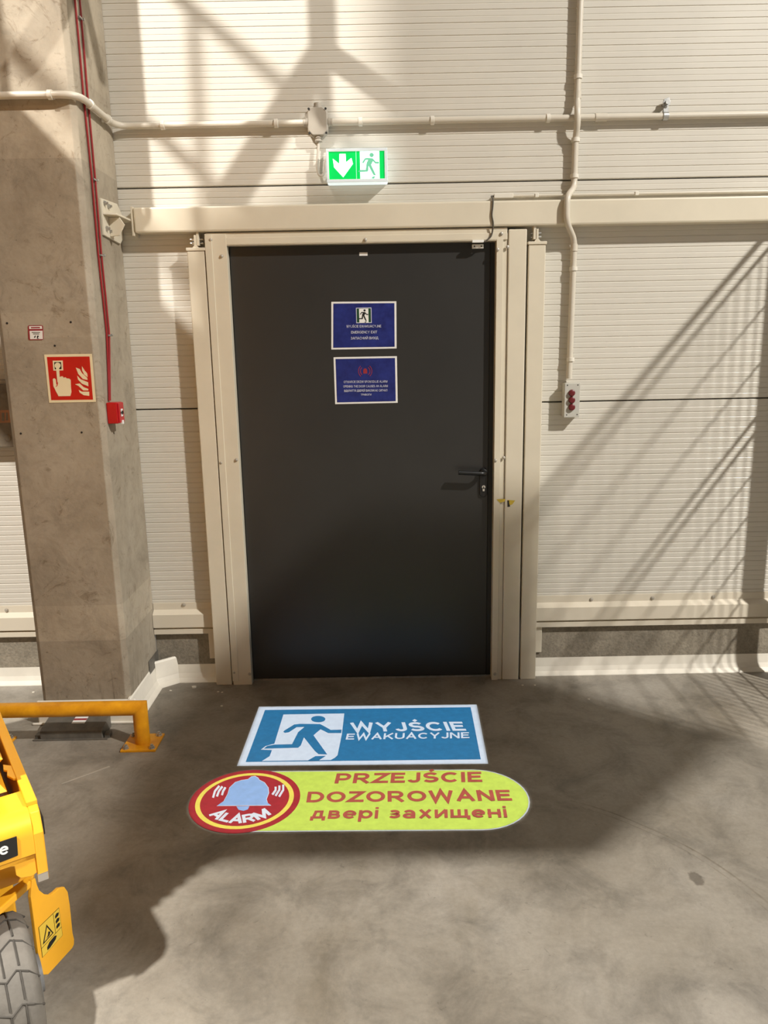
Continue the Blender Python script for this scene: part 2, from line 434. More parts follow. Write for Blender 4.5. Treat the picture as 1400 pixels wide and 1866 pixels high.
YW = .045            # face of the sandwich-panel wall
YP = -.02            # front of the door posts and trims
YC = -.385           # front of the concrete column
XC = -1.15           # right flank of the column
FRONT = (0, -1, 0)

# ================================================================== SETTING
m = MB(); m.box((-6, -10, -.15), (9, .35, 0)); floor = m.build('floor', M_floor); tag(floor, kind='structure')

wall = empty('wall_back', (0, YW, 0), kind='structure')
J = [.33] + [1.362 + .972 * k for k in range(8)]
XL, XR = -3.4, 4.2
PITCHZ = .0486
def panel_profile(z0, z1, top):
    """(y, z) points up the face; a groove each pitch and a shallower one half-way"""
    P = [(YW + .03, z0), (YW + .006, z0 + .001), (YW, z0 + .004)]
    z = z0 + PITCHZ / 2; k = 0
    while z < z1 - .012:
        if k % 2: d, w = .0026, .0034
        else: d, w = .0011, .0026
        P += [(YW, z - w), (YW + d, z - w * .25), (YW + d, z + w * .25), (YW + .0002, z + w * .9)]
        z += PITCHZ / 2; k += 1
    P += [(YW, z1 - .007), (YW + .008, z1 - .004), (YW + .03, z1 - .0035)]
    return P
def make_panel(z0, z1, spans):
    """spans: list of (x0, x1, zmin): the panel between x0 and x1 above zmin"""
    m = MB(); prof = panel_profile(z0, z1, True)
    for x0, x1, zm in spans:
        pr = [q for q in prof if q[1] >= zm]
        if zm > z0: pr = [(YW, zm)] + pr
        a = [m.bm.verts.new((x0, y, z)) for y, z in pr]; b = [m.bm.verts.new((x1, y, z)) for y, z in pr]
        for i in range(len(pr) - 1): m.bm.faces.new((a[i], b[i], b[i + 1], a[i + 1]))
    return m.build('panel', M_panel, wall)
make_panel(J[0], J[1], [(XL, -.72, 0)]); make_panel(J[0], J[1], [(.60, XR, 0)])
make_panel(J[1], J[2], [(XL, -.72, 0), (-.72, .60, 2.085), (.60, XR, 0)])
for za_, zb2 in zip(J[2:], J[3:]): make_panel(za_, zb2, [(XL, XR, 0)])
m = MB(); m.box((XL, YW + .03, J[0] - .05), (-.72, YW + .10, J[-1])); m.box((.60, YW + .03, J[0] - .05), (XR, YW + .10, J[-1])); m.box((-.72, YW + .03, 2.085), (.60, YW + .10, J[-1]))
m.build('core', M_gap, wall)
PLX = [(XL, -1.55), (XC, -.80), (.70, XR)]
for a, b in PLX:
    m = MB(); m.box((a, YW + .004, -.0), (b, YW + .13, .34)); m.build('plinth', M_plinth, wall)
zF = [aty(1200, q, YW - .02).z for q in (1098, 1132, 1143)]
zTop = aty(1200, 1086, YW).z
def flashing(name, x0, x1, screws):
    e = empty(name, ((x0 + x1) / 2, YW, .3), kind='structure')
    prof = [(YW + .002, zTop + .012), (YW - .003, zTop + .012), (YW - .003, zTop - .022), (YW - .028, zTop - .042), (YW - .028, .292), (YW - .010, .286), (YW - .010, .283), (YW - .022, .280), (YW - .022, .256), (YW - .004, .253), (YW + .02, .253), (YW + .02, zTop)]
    m = MB(); m.prism([(x0, y, z) for y, z in prof], (x1 - x0, 0, 0)); m.build('flashing', M_flash, e)
    for px, py in screws:
        p = aty(px, py, YW - .003); screw_mesh(e, p, FRONT, .0075)
flashing('trim_1', XL, -1.555, [(12, 1112)])
flashing('trim_2', XC + .002, -.852, [(335, 1102)])
flashing('trim_3', .738, XR, [(1078, 1092), (1189, 1090), (1300, 1088)])
CPROF = [(.012, .124), (.004, .124), (.000, .116), (-.004, .075), (-.008, .040), (-.016, .018), (-.034, .004), (-.036, 0), (.012, 0)]
def cove_run(e, p0, p1, nrm, name='cove_strip', top=.124):
    """cove skirting with its back on the line p0-p1 and front towards nrm"""
    p0, p1, n = Vector(p0), Vector(p1), Vector(nrm)
    k = top / .124
    m = MB(); m.prism([p0 - n * y + Vector((0, 0, z * k)) for y, z in CPROF], p1 - p0)
    return m.build(name, M_skirt, e)
bl = empty('baseboard_left', (-2.4, YW, 0), kind='structure'); cove_run(bl, (XL, .052, 0), (-1.60, .052, 0), FRONT)
bc = empty('baseboard_center', (-1.0, YW, 0), kind='structure')
cove_run(bc, (-1.060, .052, 0), (-.852, .052, 0), FRONT)
# corner piece and run along the column flank, part of the same white skirting
cove_run(bc, (XC + .006, -.022, 0), (-1.052, .052, 0), Vector((.62, -.78, 0)).normalized(), 'corner_piece', .128)
cove_run(bc, (XC + .004, -.005, 0), (XC + .004, YC - .012, 0), (1, 0, 0), top=.115)
bk = empty('baseboard_column', (-1.36, YC, 0), kind='structure')
m = MB(); m.box((-1.565, YC - .002, 0), (-1.122, YC - .016, .112)); m.build('cove_strip', M_skirt, bk, bevel=.006)
m = MB(); m.box((-1.59, YC - .016, 0), (-1.125, YC - .026, .012)); m.build('foot_strip', M_skirt, bk, bevel=.005)
br = empty('baseboard_right', (2.0, YW, 0), kind='structure'); cove_run(br, (.742, .052, 0), (XR, .052, 0), FRONT)
# grey flashing scraps in the corner behind the skirting
sc = empty('metal_offcut', (-1.11, .03, .12), label='bent grey sheet-metal offcut stuck behind white skirting in the column corner', cat='metal sheet')
m = MB(); m.box((-1.146, .058, .09), (-1.045, .062, .176)); m.build('back_sheet', M_boxsteel, sc)
m = MB(); m.box((-1.148, .058, .09), (-1.145, -.10, .165)); m.build('side_sheet', M_boxsteel, sc)

# cream end returns of the plinth beside the posts
for nm, x0, x1 in (('trim_4', -.885, -.852), ('trim_5', .738, .775)):
    m = MB(); m.box((x0, YW - .008, .118), (x1, YW + .03, .255)); o = m.build(nm, M_flash, None, bevel=.002); tag(o, kind='structure')
    setorigin(o, ((x0 + x1) / 2, YW, .12))

# ------------------------------------------------------------------ concrete column
colm = empty('concrete_column', (-1.35, -.17, 0), label='tall grey precast concrete column with stained face left of the door', cat='column')
m = MB(); c = .02; x0, x1, y0, y1 = -1.548, XC, YC, .044
m.prism([(x0 + c, y0, 0), (x1 - c, y0, 0), (x1, y0 + c, 0), (x1, y1, 0), (x0, y1, 0), (x0, y0 + c, 0)], (0, 0, 5.2))
m.build('shaft', M_column, colm, bevel=.003)
for px, py in ((13, 589), (129, 587), (38, 790), (149, 788), (100, 630)):
    p = aty(px, py, YC); m = MB(); m.cyl(p + Vector((0, .002, 0)), p + Vector((0, -.0012, 0)), .0045, 8); m.build('tie_hole', M_gap, colm)

# ------------------------------------------------------------------ door
LX0, LX1, LZ1 = -.668, .522, 2.075
YL = .022            # face of the leaf
dr = empty('door_1', (-.07, YL, 0), kind='structure', label='dark anthracite steel emergency exit door in cream frame', cat=None)
m = MB(); m.box((LX0, YL, .012), (LX1 - .025, YL + .05, LZ1)); m.build('leaf', M_door, dr, bevel=.003)
m = MB(); m.box((LX1 - .024, YL + .006, 0), (LX1 + .004, YL + .06, LZ1 + .02)); m.box((LX0 - .03, YL + .004, 0), (LX0 - .002, YL + .06, LZ1 + .02)); m.box((LX0 - .03, YL + .004, LZ1 + .002), (LX1 + .004, YL + .06, LZ1 + .03)); m.build('rebate_frame', M_doorframe, dr)
m = MB(); m.box((LX0, YL + .004, 0), (LX1, YL + .06, .009)); m.build('threshold', M_galv, dr)
# cream sheet-metal trims
def trim_part(nm, boxes, bev=.0025):
    m = MB()
    for a, b in boxes: m.box(a, b)
    return m.build(nm, M_steel, dr, bevel=bev)
tl = trim_part('jamb_trim', [((-.762, YP, .0), (-.672, YP + .012, 2.125)), ((-.674, YP, .0), (-.671, YL + .01, 2.085)), ((-.768, YP + .012, 0), (-.758, YW, 2.125))])
tl2 = trim_part('edge_strip', [((-.766, YP - .004, .02), (-.735, YP + .001, 2.125))], .0015)
tt = trim_part('head_trim', [((-.762, YP + .0005, 2.079), (.566, YP + .0115, 2.108)), ((-.762, YP + .004, 2.106), (.566, YP + .014, 2.13)), ((-.672, YP + .002, 2.0755), (.52, YL + .01, 2.079))])
tr = trim_part('jamb_trim', [((.519, YP, .0), (.548, YP + .012, 2.085)), ((.5185, YP, 0), (.5215, YL + .01, 2.08)), ((.548, YP + .008, 0), (.569, YP + .02, 2.11))])
for par, pts in ((tl, [(404, 467), (431, 838), (455, 1228), (427, 1225), (384, 437), (403, 843)]), (tt, [(666, 437)]), (tr, [(914, 426), (907, 455), (925, 450), (903, 839), (918, 834), (902, 1228)])):
    for px, py in pts:
        p = aty(px, py, YP if par is not tt else YP); screw_mesh(par, (p.x, YP - .001, p.z), FRONT, .0058)
# lever handle
P = aty(881, 878, YL)
m = MB()
hw, z0, z1 = .0185, aty(881, 905, YL).z, aty(881, 852, YL).z
prof = [(P.x + hw * math.cos(t), P.z * 0 + z0 + hw + hw * math.sin(t)) for t in [math.pi + math.pi * k / 10 for k in range(11)]] + [(P.x + hw * math.cos(t), z1 - hw + hw * math.sin(t)) for t in [math.pi * k / 10 for k in range(11)]]
m.prism([(x, YL - .010, z) for x, z in prof], (0, .010, 0)); hp = m.build('handle_plate', M_black, dr, bevel=.002)
H = aty(881, 860, YL)
m = MB(); m.lathe((H.x, YL - .009, H.z), FRONT, [(.017, 0), (.017, .012), (.013, .016)], 18); m.build('rosette', M_black, hp, smooth=True)
T = aty(836, 861, YL - .055)
m = MB(); m.tube([(H.x, YL - .01, H.z), (H.x, YL - .055, H.z), (T.x, YL - .056, T.z)], .0105, 12, bend=.022); m.build('lever', M_black, hp, smooth=True)
K = aty(881, 889, YL)
m = MB(); m.cyl((K.x, YL - .009, K.z + .006), (K.x, YL - .0135, K.z + .006), .0085, 16); m.box((K.x - .0045, YL - .009, K.z - .014), (K.x + .0045, YL - .0135, K.z + .004)); m.build('lock_cylinder', M_chrome, hp, smooth=True)
m = MB(); m.box((K.x - .0012, YL - .0138, K.z + .002), (K.x + .0012, YL - .0132, K.z + .011)); m.build('keyhole', M_gap, hp)

# things stuck to the leaf
def rect_on_leaf(q, y): return [aty(px, py, y) for px, py in q]
NY = YL - .0015
def notice(name, label, quad, build):
    pts = rect_on_leaf(quad, NY); c0 = sum(pts, Vector()) / 4
    e = empty(name, c0, label=label, cat='sign')
    m = MB(); m.prism([p + Vector((0, .0012, 0)) for p in pts], (0, -.0012, 0)); m.build('white_backing', M_white, e)
    ins = [p + (c0 - p) * .045 for p in pts]
    for p, o in zip(ins, pts):  # equal margins
        p.x = o.x + (.009 if o.x < c0.x else -.009); p.z = o.z + (.008 if o.z < c0.z else -.008)
    flat('blue_sheet', ins, M_blue, e, FRONT, .0008)
    build(e); return e
def cropA(cx, cy): return aty(590 + cx * .11792, 530 + cy * .11792, NY)   # points read on the notices
def line(e, body, xl, yl, xr, yr, cap, m=None, w=.15):
    BL, BR = cropA(xl, yl), cropA(xr, yr); TOP = BL + Vector((0, 0, abs(cropA(xl, cap).z - BL.z)))
    lettering(body, BL, BR, TOP, .0016, FRONT, m or M_softwhite, e, w=w)

# running figure read once from the big sign on the floor, kept as unit-square shapes
def F1(cx, cy): return (420 + cx * .185714, 1270 + cy * .185714)
RUN_BODY = [(625, 275), (680, 268), (880, 270), (915, 288), (985, 328), (1092, 325), (1088, 358), (960, 358), (885, 320), (815, 380), (950, 568), (865, 565), (830, 535), (722, 400), (690, 480), (665, 502), (330, 511), (360, 486), (430, 472), (605, 468), (650, 380), (665, 350), (728, 298), (650, 300), (575, 350), (535, 356), (519, 346), (530, 334)]
RUN_FOOT = [(760, 628), (835, 585), (935, 583), (865, 628)]
RUN_DOOR = [(520, 175), (1118, 165), (1100, 322), (1094, 370), (1052, 575), (1025, 600), (985, 622), (310, 632), (385, 585), (408, 525), (300, 520), (345, 485), (432, 462)]
RUN_HEAD = (862, 221, 70, 31)
_o = atz(*F1(385, 632)); _tr = atz(*F1(1118, 165)); _k = 1.0 / (_tr.y - _o.y)
def unit(cx, cy):
    p = atz(*F1(cx, cy)); q = p - _o
    return ((q.x + .01879 * q.y * 0) * _k, q.y * _k)
U_BODY = [unit(*q) for q in RUN_BODY]; U_FOOT = [unit(*q) for q in RUN_FOOT]
_h = unit(862, 221); U_HEAD = circ(_h[0], _h[1], .083, n=20)
U_W = unit(1118, 165)[0]
def runner(e, O, wd, ht, N, h, mfig, names=('figure', 'figure_head', 'figure_shadow')):
    """figure drawn in a door of width wd and height ht whose foot is O"""
    sx, sz = wd / U_W, ht
    f = lambda p: Vector(O) + Vector((p[0] * sx, 0, p[1] * sz))
    flat(names[0], [f(p) for p in U_BODY], mfig, e, N, h); flat(names[1], [f(p) for p in U_HEAD], mfig, e, N, h); flat(names[2], [f(p) for p in U_FOOT], mfig, e, N, h)

def notice1(e):
    a, b = cropA(505, 500), cropA(738, 258)
    R4 = lambda a, b: [(a.x, NY, a.z), (b.x, NY, a.z), (b.x, NY, b.z), (a.x, NY, b.z)]
    flat('pictogram_border', R4(a, b), M_softwhite, e, FRONT, .0011)
    a2, b2 = a + Vector((.003, 0, .003)), b - Vector((.003, 0, .003))
    flat('pictogram_green', R4(a2, b2), M_green, e, FRONT, .0014)
    a3 = cropA(552, 492); b3 = cropA(690, 275)
    flat('pictogram_doorway', R4(a3, b3), M_white, e, FRONT, .0017)
    runner(e, Vector((a3.x, NY, a3.z)), b3.x - a3.x, b3.z - a3.z, FRONT, .002, M_ink)
    line(e, 'WYJŚCIE EWAKUACYJNE', 352, 568, 890, 564, 530)
    line(e, 'EMERGENCY EXIT', 425, 660, 828, 656, 620)
    line(e, 'ЗАПАСНИЙ ВИХІД', 420, 752, 845, 748, 712)
def notice2(e):
    c0 = cropA(642, 1240)
    P2 = lambda pts: [(c0.x + x, NY, c0.z + z) for x, z in pts]
    flat('siren_dome', P2([(-.009, -.011), (.009, -.011), (.009, .004), (.006, .010), (0, .013), (-.006, .010), (-.009, .004)]), M_redicon, e, FRONT, .0015)
    for sgn in (-1, 1):
        for r_ in (.022, .031):
            arc = [(sgn * r_ * math.cos(t), r_ * math.sin(t)) for t in [R(-48 + 12 * k) for k in range(9)]]
            flat('siren_wave', P2(strokes(arc, .0028)), M_redicon, e, FRONT, .0015)
    line(e, 'OTWARCIE DRZWI SPOWODUJE ALARM', 312, 1424, 985, 1416, 1390)
    line(e, 'OPENING THE DOOR CAUSES AN ALARM', 305, 1494, 992, 1486, 1460)
    line(e, 'ВІДКРИТТЯ ДВЕРЕЙ ВИКЛИКАЄ СИГНАЛ', 318, 1562, 985, 1552, 1528)
    line(e, 'ТРИВОГИ', 575, 1618, 738, 1616, 1590)
notice('exit_notice', 'blue laminated notice with running man pictogram, upper of two on the door', [(604, 637), (723, 635), (722.5, 549), (604, 550)], notice1)
notice('alarm_notice', 'blue laminated notice with red siren symbol, lower of two on the door', [(611, 736.5), (725, 734), (723.5, 649), (608, 651)], notice2)
q = [aty(*p, YL - .001) for p in ((655, 466), (670, 466), (670, 460), (655, 460))]
o = flat('door_label', q, M_white, None, FRONT, 0, .0008); tag(o, 'small white label strip near the top edge of the dark door', 'label'); setorigin(o, q[0])
# magnetic door contact
ct = empty('door_contact', aty(871, 450, YL), label='white two-piece magnetic door contact at top right of the door', cat='sensor')
a, b = aty(860.5, 442.5, YP - .006), aty(881.5, 437.5, YP - .006)
m = MB(); m.box((a.x, YP - .014, a.z), (b.x, YP + .002, b.z)); m.build('switch', M_white, ct, bevel=.0015)
a, b = aty(860.5, 453, YL - .012), aty(881.5, 445, YL - .012)
m = MB(); m.box((a.x, YL - .016, a.z), (b.x, YL - .0003, b.z)); mg = m.build('magnet', M_white, ct, bevel=.0015)
for k in (.2, .8):
    p = Vector((a.x + (b.x - a.x) * k, YL - .016, (a.z + b.z) / 2)); m = MB(); m.cyl(p, p + Vector((0, -.0012, 0)), .0032, 10); m.build('screw', M_gap, mg)

# ------------------------------------------------------------------ header beam and posts
BZ0, BZ1, BY0 = 2.134, 2.240, -.03
bx0 = aty(243, 400, BY0).x
hb = empty('header_beam', (bx0, 0, BZ0), label='long cream square steel beam running across above the door', cat='beam')
m = MB(); m.box((bx0, BY0, BZ0), (XR, YW - .001, BZ1)); m.build('tube', M_steel, hb, bevel=.008)
m = MB(); m.box((bx0 - .012, BY0 + .006, BZ0 - .012), (bx0 - .0005, YW - .006, BZ1 + .004)); m.build('end_plate', M_steel, hb, bevel=.002)
# bracket bolted to the column flank
zc = (BZ0 + BZ1) / 2
def fl(px, py): p = atx(px, py, XC + .008); return (p.x, p.y, p.z)
outl = [(186, 374), (191, 372), (214, 386), (228, 400), (246, 412), (226, 446), (216, 446), (193, 438), (190, 433)]
pl = [Vector(fl(*q)) for q in outl]
ymax = YW - .004
for p in pl: p.y = min(p.y, ymax)
ymin = min(p.y for p in pl)
plate = [(XC, ymin, zc + .06), (XC, ymax - .05, zc + .072), (XC, ymax, zc + .04), (XC, ymax, zc - .065), (XC, ymax - .05, zc - .095), (XC, ymin, zc - .085)]
m = MB(); m.prism(plate, (.010, 0, 0)); bp_ = m.build('bracket_plate', M_steel, hb, bevel=.002)
m = MB(); m.prism([(XC + .010, ymin + .005, zc + .006), (XC + .06, ymin + .03, zc + .006), (bx0 - .014, BY0 + .0, zc + .006), (bx0 - .014, YW - .012, zc + .006), (XC + .010, YW - .012, zc + .006)], (0, 0, -.009)); m.build('gusset', M_steel, hb, bevel=.002)
m = MB(); m.prism([(XC + .010, ymin + .07, zc - .004), (XC + .055, ymin + .07, zc - .004), (XC + .075, ymin + .07, zc - .035), (XC + .05, ymin + .07, zc - .078), (XC + .010, ymin + .07, zc - .082)], (0, .008, 0)); m.build('stiffener', M_steel, hb, bevel=.002)
for yy, zz in ((.03, .045), (.075, .04), (.03, -.055), (.075, -.06)):
    p = Vector((XC + .010, ymin + yy, zc + zz)); m = MB(); m.lathe(p, (1, 0, 0), [(.011, 0), (.011, .003), (.0085, .0032), (.0085, .010), (.005, .011), (.005, .017)], 6); m.build('bolt', M_galv, bp_)

def steel_post(name, label, x0, x1, ztop, stem_sign):
    e = empty(name, ((x0 + x1) / 2, YP, 0), label=label, cat='steel post')
    m = MB(); m.box((x0, YP, 0), (x1, YW - .001, ztop)); m.build('tube', M_steel, e, bevel=.004)
    if stem_sign is not None:
        m = MB(); m.box((x0 - .003, YP - .004, ztop), (x1 + .004, YW - .003, ztop + .013)); m.build('cap_plate', M_steel, e, bevel=.002)
        xc = (x0 + x1) / 2
        m = MB(); m.prism([(xc - .014, YP, ztop + .013), (xc + .014, YP, ztop + .013), (xc + .005, YP, ztop + .024), (xc + .005, YP, BZ0 - .012), (xc - .005, YP, BZ0 - .012), (xc - .005, YP, ztop + .024)], (0, .05, 0)); m.build('stem_plate', M_steel, e, bevel=.001)
        xs = xc + stem_sign * .0115
        m = MB(); m.box((xs - .0055, YP + .002, ztop + .022), (xs + .0055, YP + .052, BZ0 + .001)); m.build('hanger_plate', M_steel, e, bevel=.001)
        for zz in (ztop + .034, ztop + .05):
            m = MB(); m.cyl((xc - .026, YP + .022, zz), (xc + .026 + stem_sign * .006, YP + .022, zz), .0045, 8); m.cyl((xc - .018, YP + .022, zz), (xc - .006, YP + .022, zz), .008, 6); m.build('bolt', M_galv, e)
    return e
steel_post('steel_post', 'slim cream steel post hung from the beam left of the door', -.848, -.770, 2.056, 1)
steel_post('jamb_post', 'cream steel jamb post just right of the door, reaching the beam', .571, .652, 2.122, None)
steel_post('steel_post', 'cream steel post hung from the beam right of the jamb post', .660, .736, 2.056, -1)
# torn tape and scuffs on the jamb
sl = empty('tape_remnant', aty(926, 915, YP), label='torn yellow tape remnant on cream jamb beside the door handle', cat='tape')
for nm, q, mt in (('tape_shred', [(905, 910), (921, 909), (920, 914), (911, 916)], M_scuffy), ('tape_shred', [(925, 911), (939, 912), (934, 919), (926, 922)], M_scuffy), ('dirt_mark', [(925, 912), (928, 912), (928, 916), (930, 923), (925, 924)], M_gap)):
    flat(nm, [aty(px, py, YP - .0006) for px, py in q[::-1]], mt, sl, FRONT, .0004 if nm != 'dirt_mark' else .0009, .0004)

# ------------------------------------------------------------------ conduits
RC = .0135
YPIPE = YW - .024
ZH = aty(500, 225, YPIPE).z
def clip(parent, p, along, n, r=RC, m=None):
    """saddle clip round a pipe at p; along = pipe direction; n = away from the wall"""
    p, along, n = Vector(p), Vector(along).normalized(), Vector(n)
    b = MB(); b.lathe(p - along * .009, along, [(r + .001, 0), (r + .0045, .001), (r + .0045, .017), (r + .001, .018)], 14)
    side = along.cross(n)
    c0 = p - n * .014
    b.prism([c0 + side * sx * .011 + along * sy * .009 for sx, sy in ((-1, -1), (1, -1), (1, 1), (-1, 1))], n * -.0085)
    return b.build('clip', m or M_clip, parent, smooth=True)
cz = ZH
hcx = empty('wall_conduit', (-1.3, YC, cz), label='long horizontal cream conduit pipe bending round the column and crossing the wall', cat='conduit')
m = MB(); m.tube([(-2.6, YC - .024, cz), (XC + .024, YC - .024, cz), (XC + .024, YPIPE, cz), (aty(556, 222, YPIPE).x, YPIPE, cz)], RC, 12, bend=.075); m.build('pipe', M_pipe, hcx, smooth=True)
m = MB(); m.tube([(aty(603, 217, YPIPE).x, YPIPE, cz), (XR, YPIPE, cz)], RC, 12); m.build('pipe', M_pipe, hcx, smooth=True)
clip(hcx, (aty(92, 178, YC - .024).x, YC - .024, cz), (1, 0, 0), FRONT)
for yy in (YC + .10, -.09): clip(hcx, (XC + .024, yy, cz), (0, 1, 0), (1, 0, 0))
for px in (296, 503, 657, 788, 999): clip(hcx, (aty(px, 218, YPIPE).x, YPIPE, cz), (1, 0, 0), FRONT)
m = MB(); p = aty(1085, 206, YPIPE); m.cyl((p.x - .0, YPIPE, cz), (p.x + .05, YPIPE, cz), RC + .003, 14); m.build('coupling', M_pipe, hcx, smooth=True)
# galvanised pipe clamp
hp_ = aty(1213, 205, YPIPE)
pc = empty('pipe_clamp', (hp_.x, YPIPE, cz), label='galvanised pipe clamp with wing bolt holding conduit at upper right', cat='clamp')
m = MB(); m.lathe((hp_.x - .012, YPIPE, cz), (1, 0, 0), [(RC + .001, 0), (RC + .004, .001), (RC + .004, .023), (RC + .001, .024)], 14); m.build('band', M_galv, pc, smooth=True)
m = MB(); m.box((hp_.x - .012, YPIPE - .006, cz + RC), (hp_.x + .012, YPIPE + .006, cz + .035)); m.build('lug', M_galv, pc, bevel=.002)
m = MB(); m.cyl((hp_.x, YPIPE - .024, cz + .05), (hp_.x, YW, cz + .05), .009, 12); m.cyl((hp_.x, YPIPE - .012, cz + .05), (hp_.x, YPIPE - .004, cz + .05), .016, 6); m.build('bolt', M_galv, pc, smooth=True)
m = MB(); m.prism([(hp_.x - .012, YPIPE - .002, cz + .03), (hp_.x + .02, YPIPE - .002, cz + .055), (hp_.x + .012, YPIPE - .002, cz + .075), (hp_.x - .01, YPIPE - .002, cz + .068)], (0, .008, 0)); m.build('wing', M_galv, pc, bevel=.001)

# octagonal junction box
jc = aty(579.5, 218, YPIPE); jc.z = cz
jb = empty('junction_box', jc, label='grey octagonal cable junction box on the conduit above the exit light', cat='junction box')
hw, hh, ch = .044, .058, .020
octo = [(-hw + ch, -hh), (hw - ch, -hh), (hw, -hh + ch), (hw, hh - ch), (hw - ch, hh), (-hw + ch, hh), (-hw, hh - ch), (-hw, -hh + ch)]
m = MB(); m.prism([(jc.x + x, YW - .001, jc.z + z) for x, z in octo], (0, -.038, 0)); m.build('body', M_box, jb, bevel=.004)
m = MB(); m.prism([(jc.x + x * .93, YW - .039, jc.z + z * .95) for x, z in octo], (0, -.010, 0)); m.build('lid', M_box, jb, bevel=.003)
for sx, sz in ((-1, -1), (1, -1), (1, 1), (-1, 1)):
    m = MB(); p = Vector((jc.x + sx * (hw - .008), YW - .049, jc.z + sz * (hh - .010))); m.cyl(p, p + Vector((0, -.003, 0)), .005, 8); m.build('screw', M_gap, jb)
for d, r_ in (((-1, 0, 0), hw), ((1, 0, 0), hw), ((0, 0, 1), hh), ((0, 0, -1), hh)):
    d = Vector(d); m = MB(); p = Vector((jc.x, YPIPE, jc.z)) + d * (r_ - .002); m.lathe(p, d, [(.019, 0), (.019, .008), (.016, .009), (.016, .020), (.012, .022)], 14); m.build('gland', M_box, jb, smooth=True)
# exit luminaire
YS = -.022
A, B = aty(596, 333, YS), aty(706, 269.5, YS)
ex = empty('exit_light', ((A.x + B.x) / 2, YW, A.z), label='glowing green and white emergency exit light with arrow and running man', cat='exit sign')
m = MB(); m.box((A.x, YS, A.z), (B.x, YW - .001, B.z)); m.build('housing', M_ediff, ex, bevel=.006)
m = MB()
ia, ib = aty(600.5, 327.5, YS), aty(700.5, 275, YS)
for x0, x1, z0, z1 in ((A.x, B.x, ib.z, B.z), (A.x, B.x, A.z, ia.z), (A.x, ia.x, ia.z, ib.z), (ib.x, B.x, ia.z, ib.z)): m.box((x0, YS - .006, z0), (x1, YS, z1))
m.build('bezel', mat('bezel_plastic', s(226, 236, 240), .35, var=.01, emit=.15), ex, bevel=.0015)
def ez(cx, cy): p = aty(590 + cx * .092857, 255 + cy * .092857, YS); return p
xm = ez(640, 500).x
def R4(x0, x1, z0, z1): return [(x0, YS, z0), (x1, YS, z0), (x1, YS, z1), (x0, YS, z1)]
flat('arrow_panel', R4(ia.x, xm - .001, ia.z, ib.z), M_egreen, ex, FRONT, .0012)
arrow = [(310, 275), (430, 275), (440, 440), (545, 355), (575, 470), (385, 735), (205, 540), (180, 370), (305, 470)]
flat('arrow', [ez(*q) for q in arrow[::-1]], M_ewhite, ex, FRONT, .002)
flat('runner_panel', R4(xm + .001, ib.x, ia.z, ib.z), M_egreen, ex, FRONT, .0012)
dx0, dx1 = ez(725, 500).x, ez(1095, 500).x
flat('doorway', R4(dx0 - .002, dx1, ia.z + .001, ib.z - .001), M_ewhite, ex, FRONT, .002)
runner(ex, Vector((dx0, YS, ia.z + .002)), dx1 - dx0, (ib.z - ia.z) * .96, FRONT, .0028, M_erunner)
# cable from junction box to luminaire
def W(px, py, y): return tuple(aty(px, py, y))
m = MB(); pth = [(jc.x, YPIPE, jc.z - hh - .01), W(581, 262, YPIPE), W(578, 305, YPIPE), W(581, 319, YPIPE), W(588, 321, YPIPE), W(593, 310, YPIPE), W(592, 296, YPIPE), W(597, 289, YPIPE)]
m.tube(pth, .0058, 10, bend=.02); o = m.build('exit_light_cable', M_cable2, None, smooth=True); tag(o, 'thin pale cable looping from junction box down to the exit light', 'cable'); setorigin(o, pth[0])

# vertical conduit
vx = [aty(px, py, YPIPE) for px, py in ((1058, -30), (1053, 150))]
vc = empty('drop_conduit', aty(1045, 690, YPIPE), label='vertical cream conduit pipe crossing the beam down to the push-button box', cat='conduit')
YV = YPIPE - .028
xt = aty(1056.5, 50, YPIPE).x; xm_ = aty(1049, 260, YPIPE).x; xb = aty(1033, 385, BY0 - .015).x; xl = aty(1043, 560, YPIPE).x
path = [(xt, YPIPE, 4.2), (xt, YPIPE, cz + .07), (xt - .004, YV, cz + .02), (xm_, YV, cz - .03), (xm_, YPIPE, cz - .08), (xm_, YPIPE, BZ1 + .055), (xb, BY0 - RC - .004, BZ1 + .01), (xb, BY0 - RC - .004, BZ0 + .01), (xl, YPIPE, BZ0 - .055), (xl - .004, YPIPE, aty(1040, 690, YPIPE).z)]
m = MB(); m.tube(path, RC, 12, bend=.035); m.build('pipe', M_pipe, vc, smooth=True)
for px, py in ((1053, 140), (1049, 255), (1045, 321), (1045, 490), (1041, 655)):
    p = aty(px, py, YPIPE); xx = xt if py < 200 else (xm_ if py < 340 else xl); clip(vc, (xx, YPIPE, p.z), (0, 0, 1), FRONT)
for z0 in (cz + .075, BZ0 - .075):
    m = MB(); xx = xt if z0 > 2.3 else xl; m.cyl((xx, YPIPE, z0), (xx, YPIPE, z0 + .03 * (1 if z0 > 2.3 else -1)), RC + .0025, 14); m.build('coupling', M_pipe, vc, smooth=True)

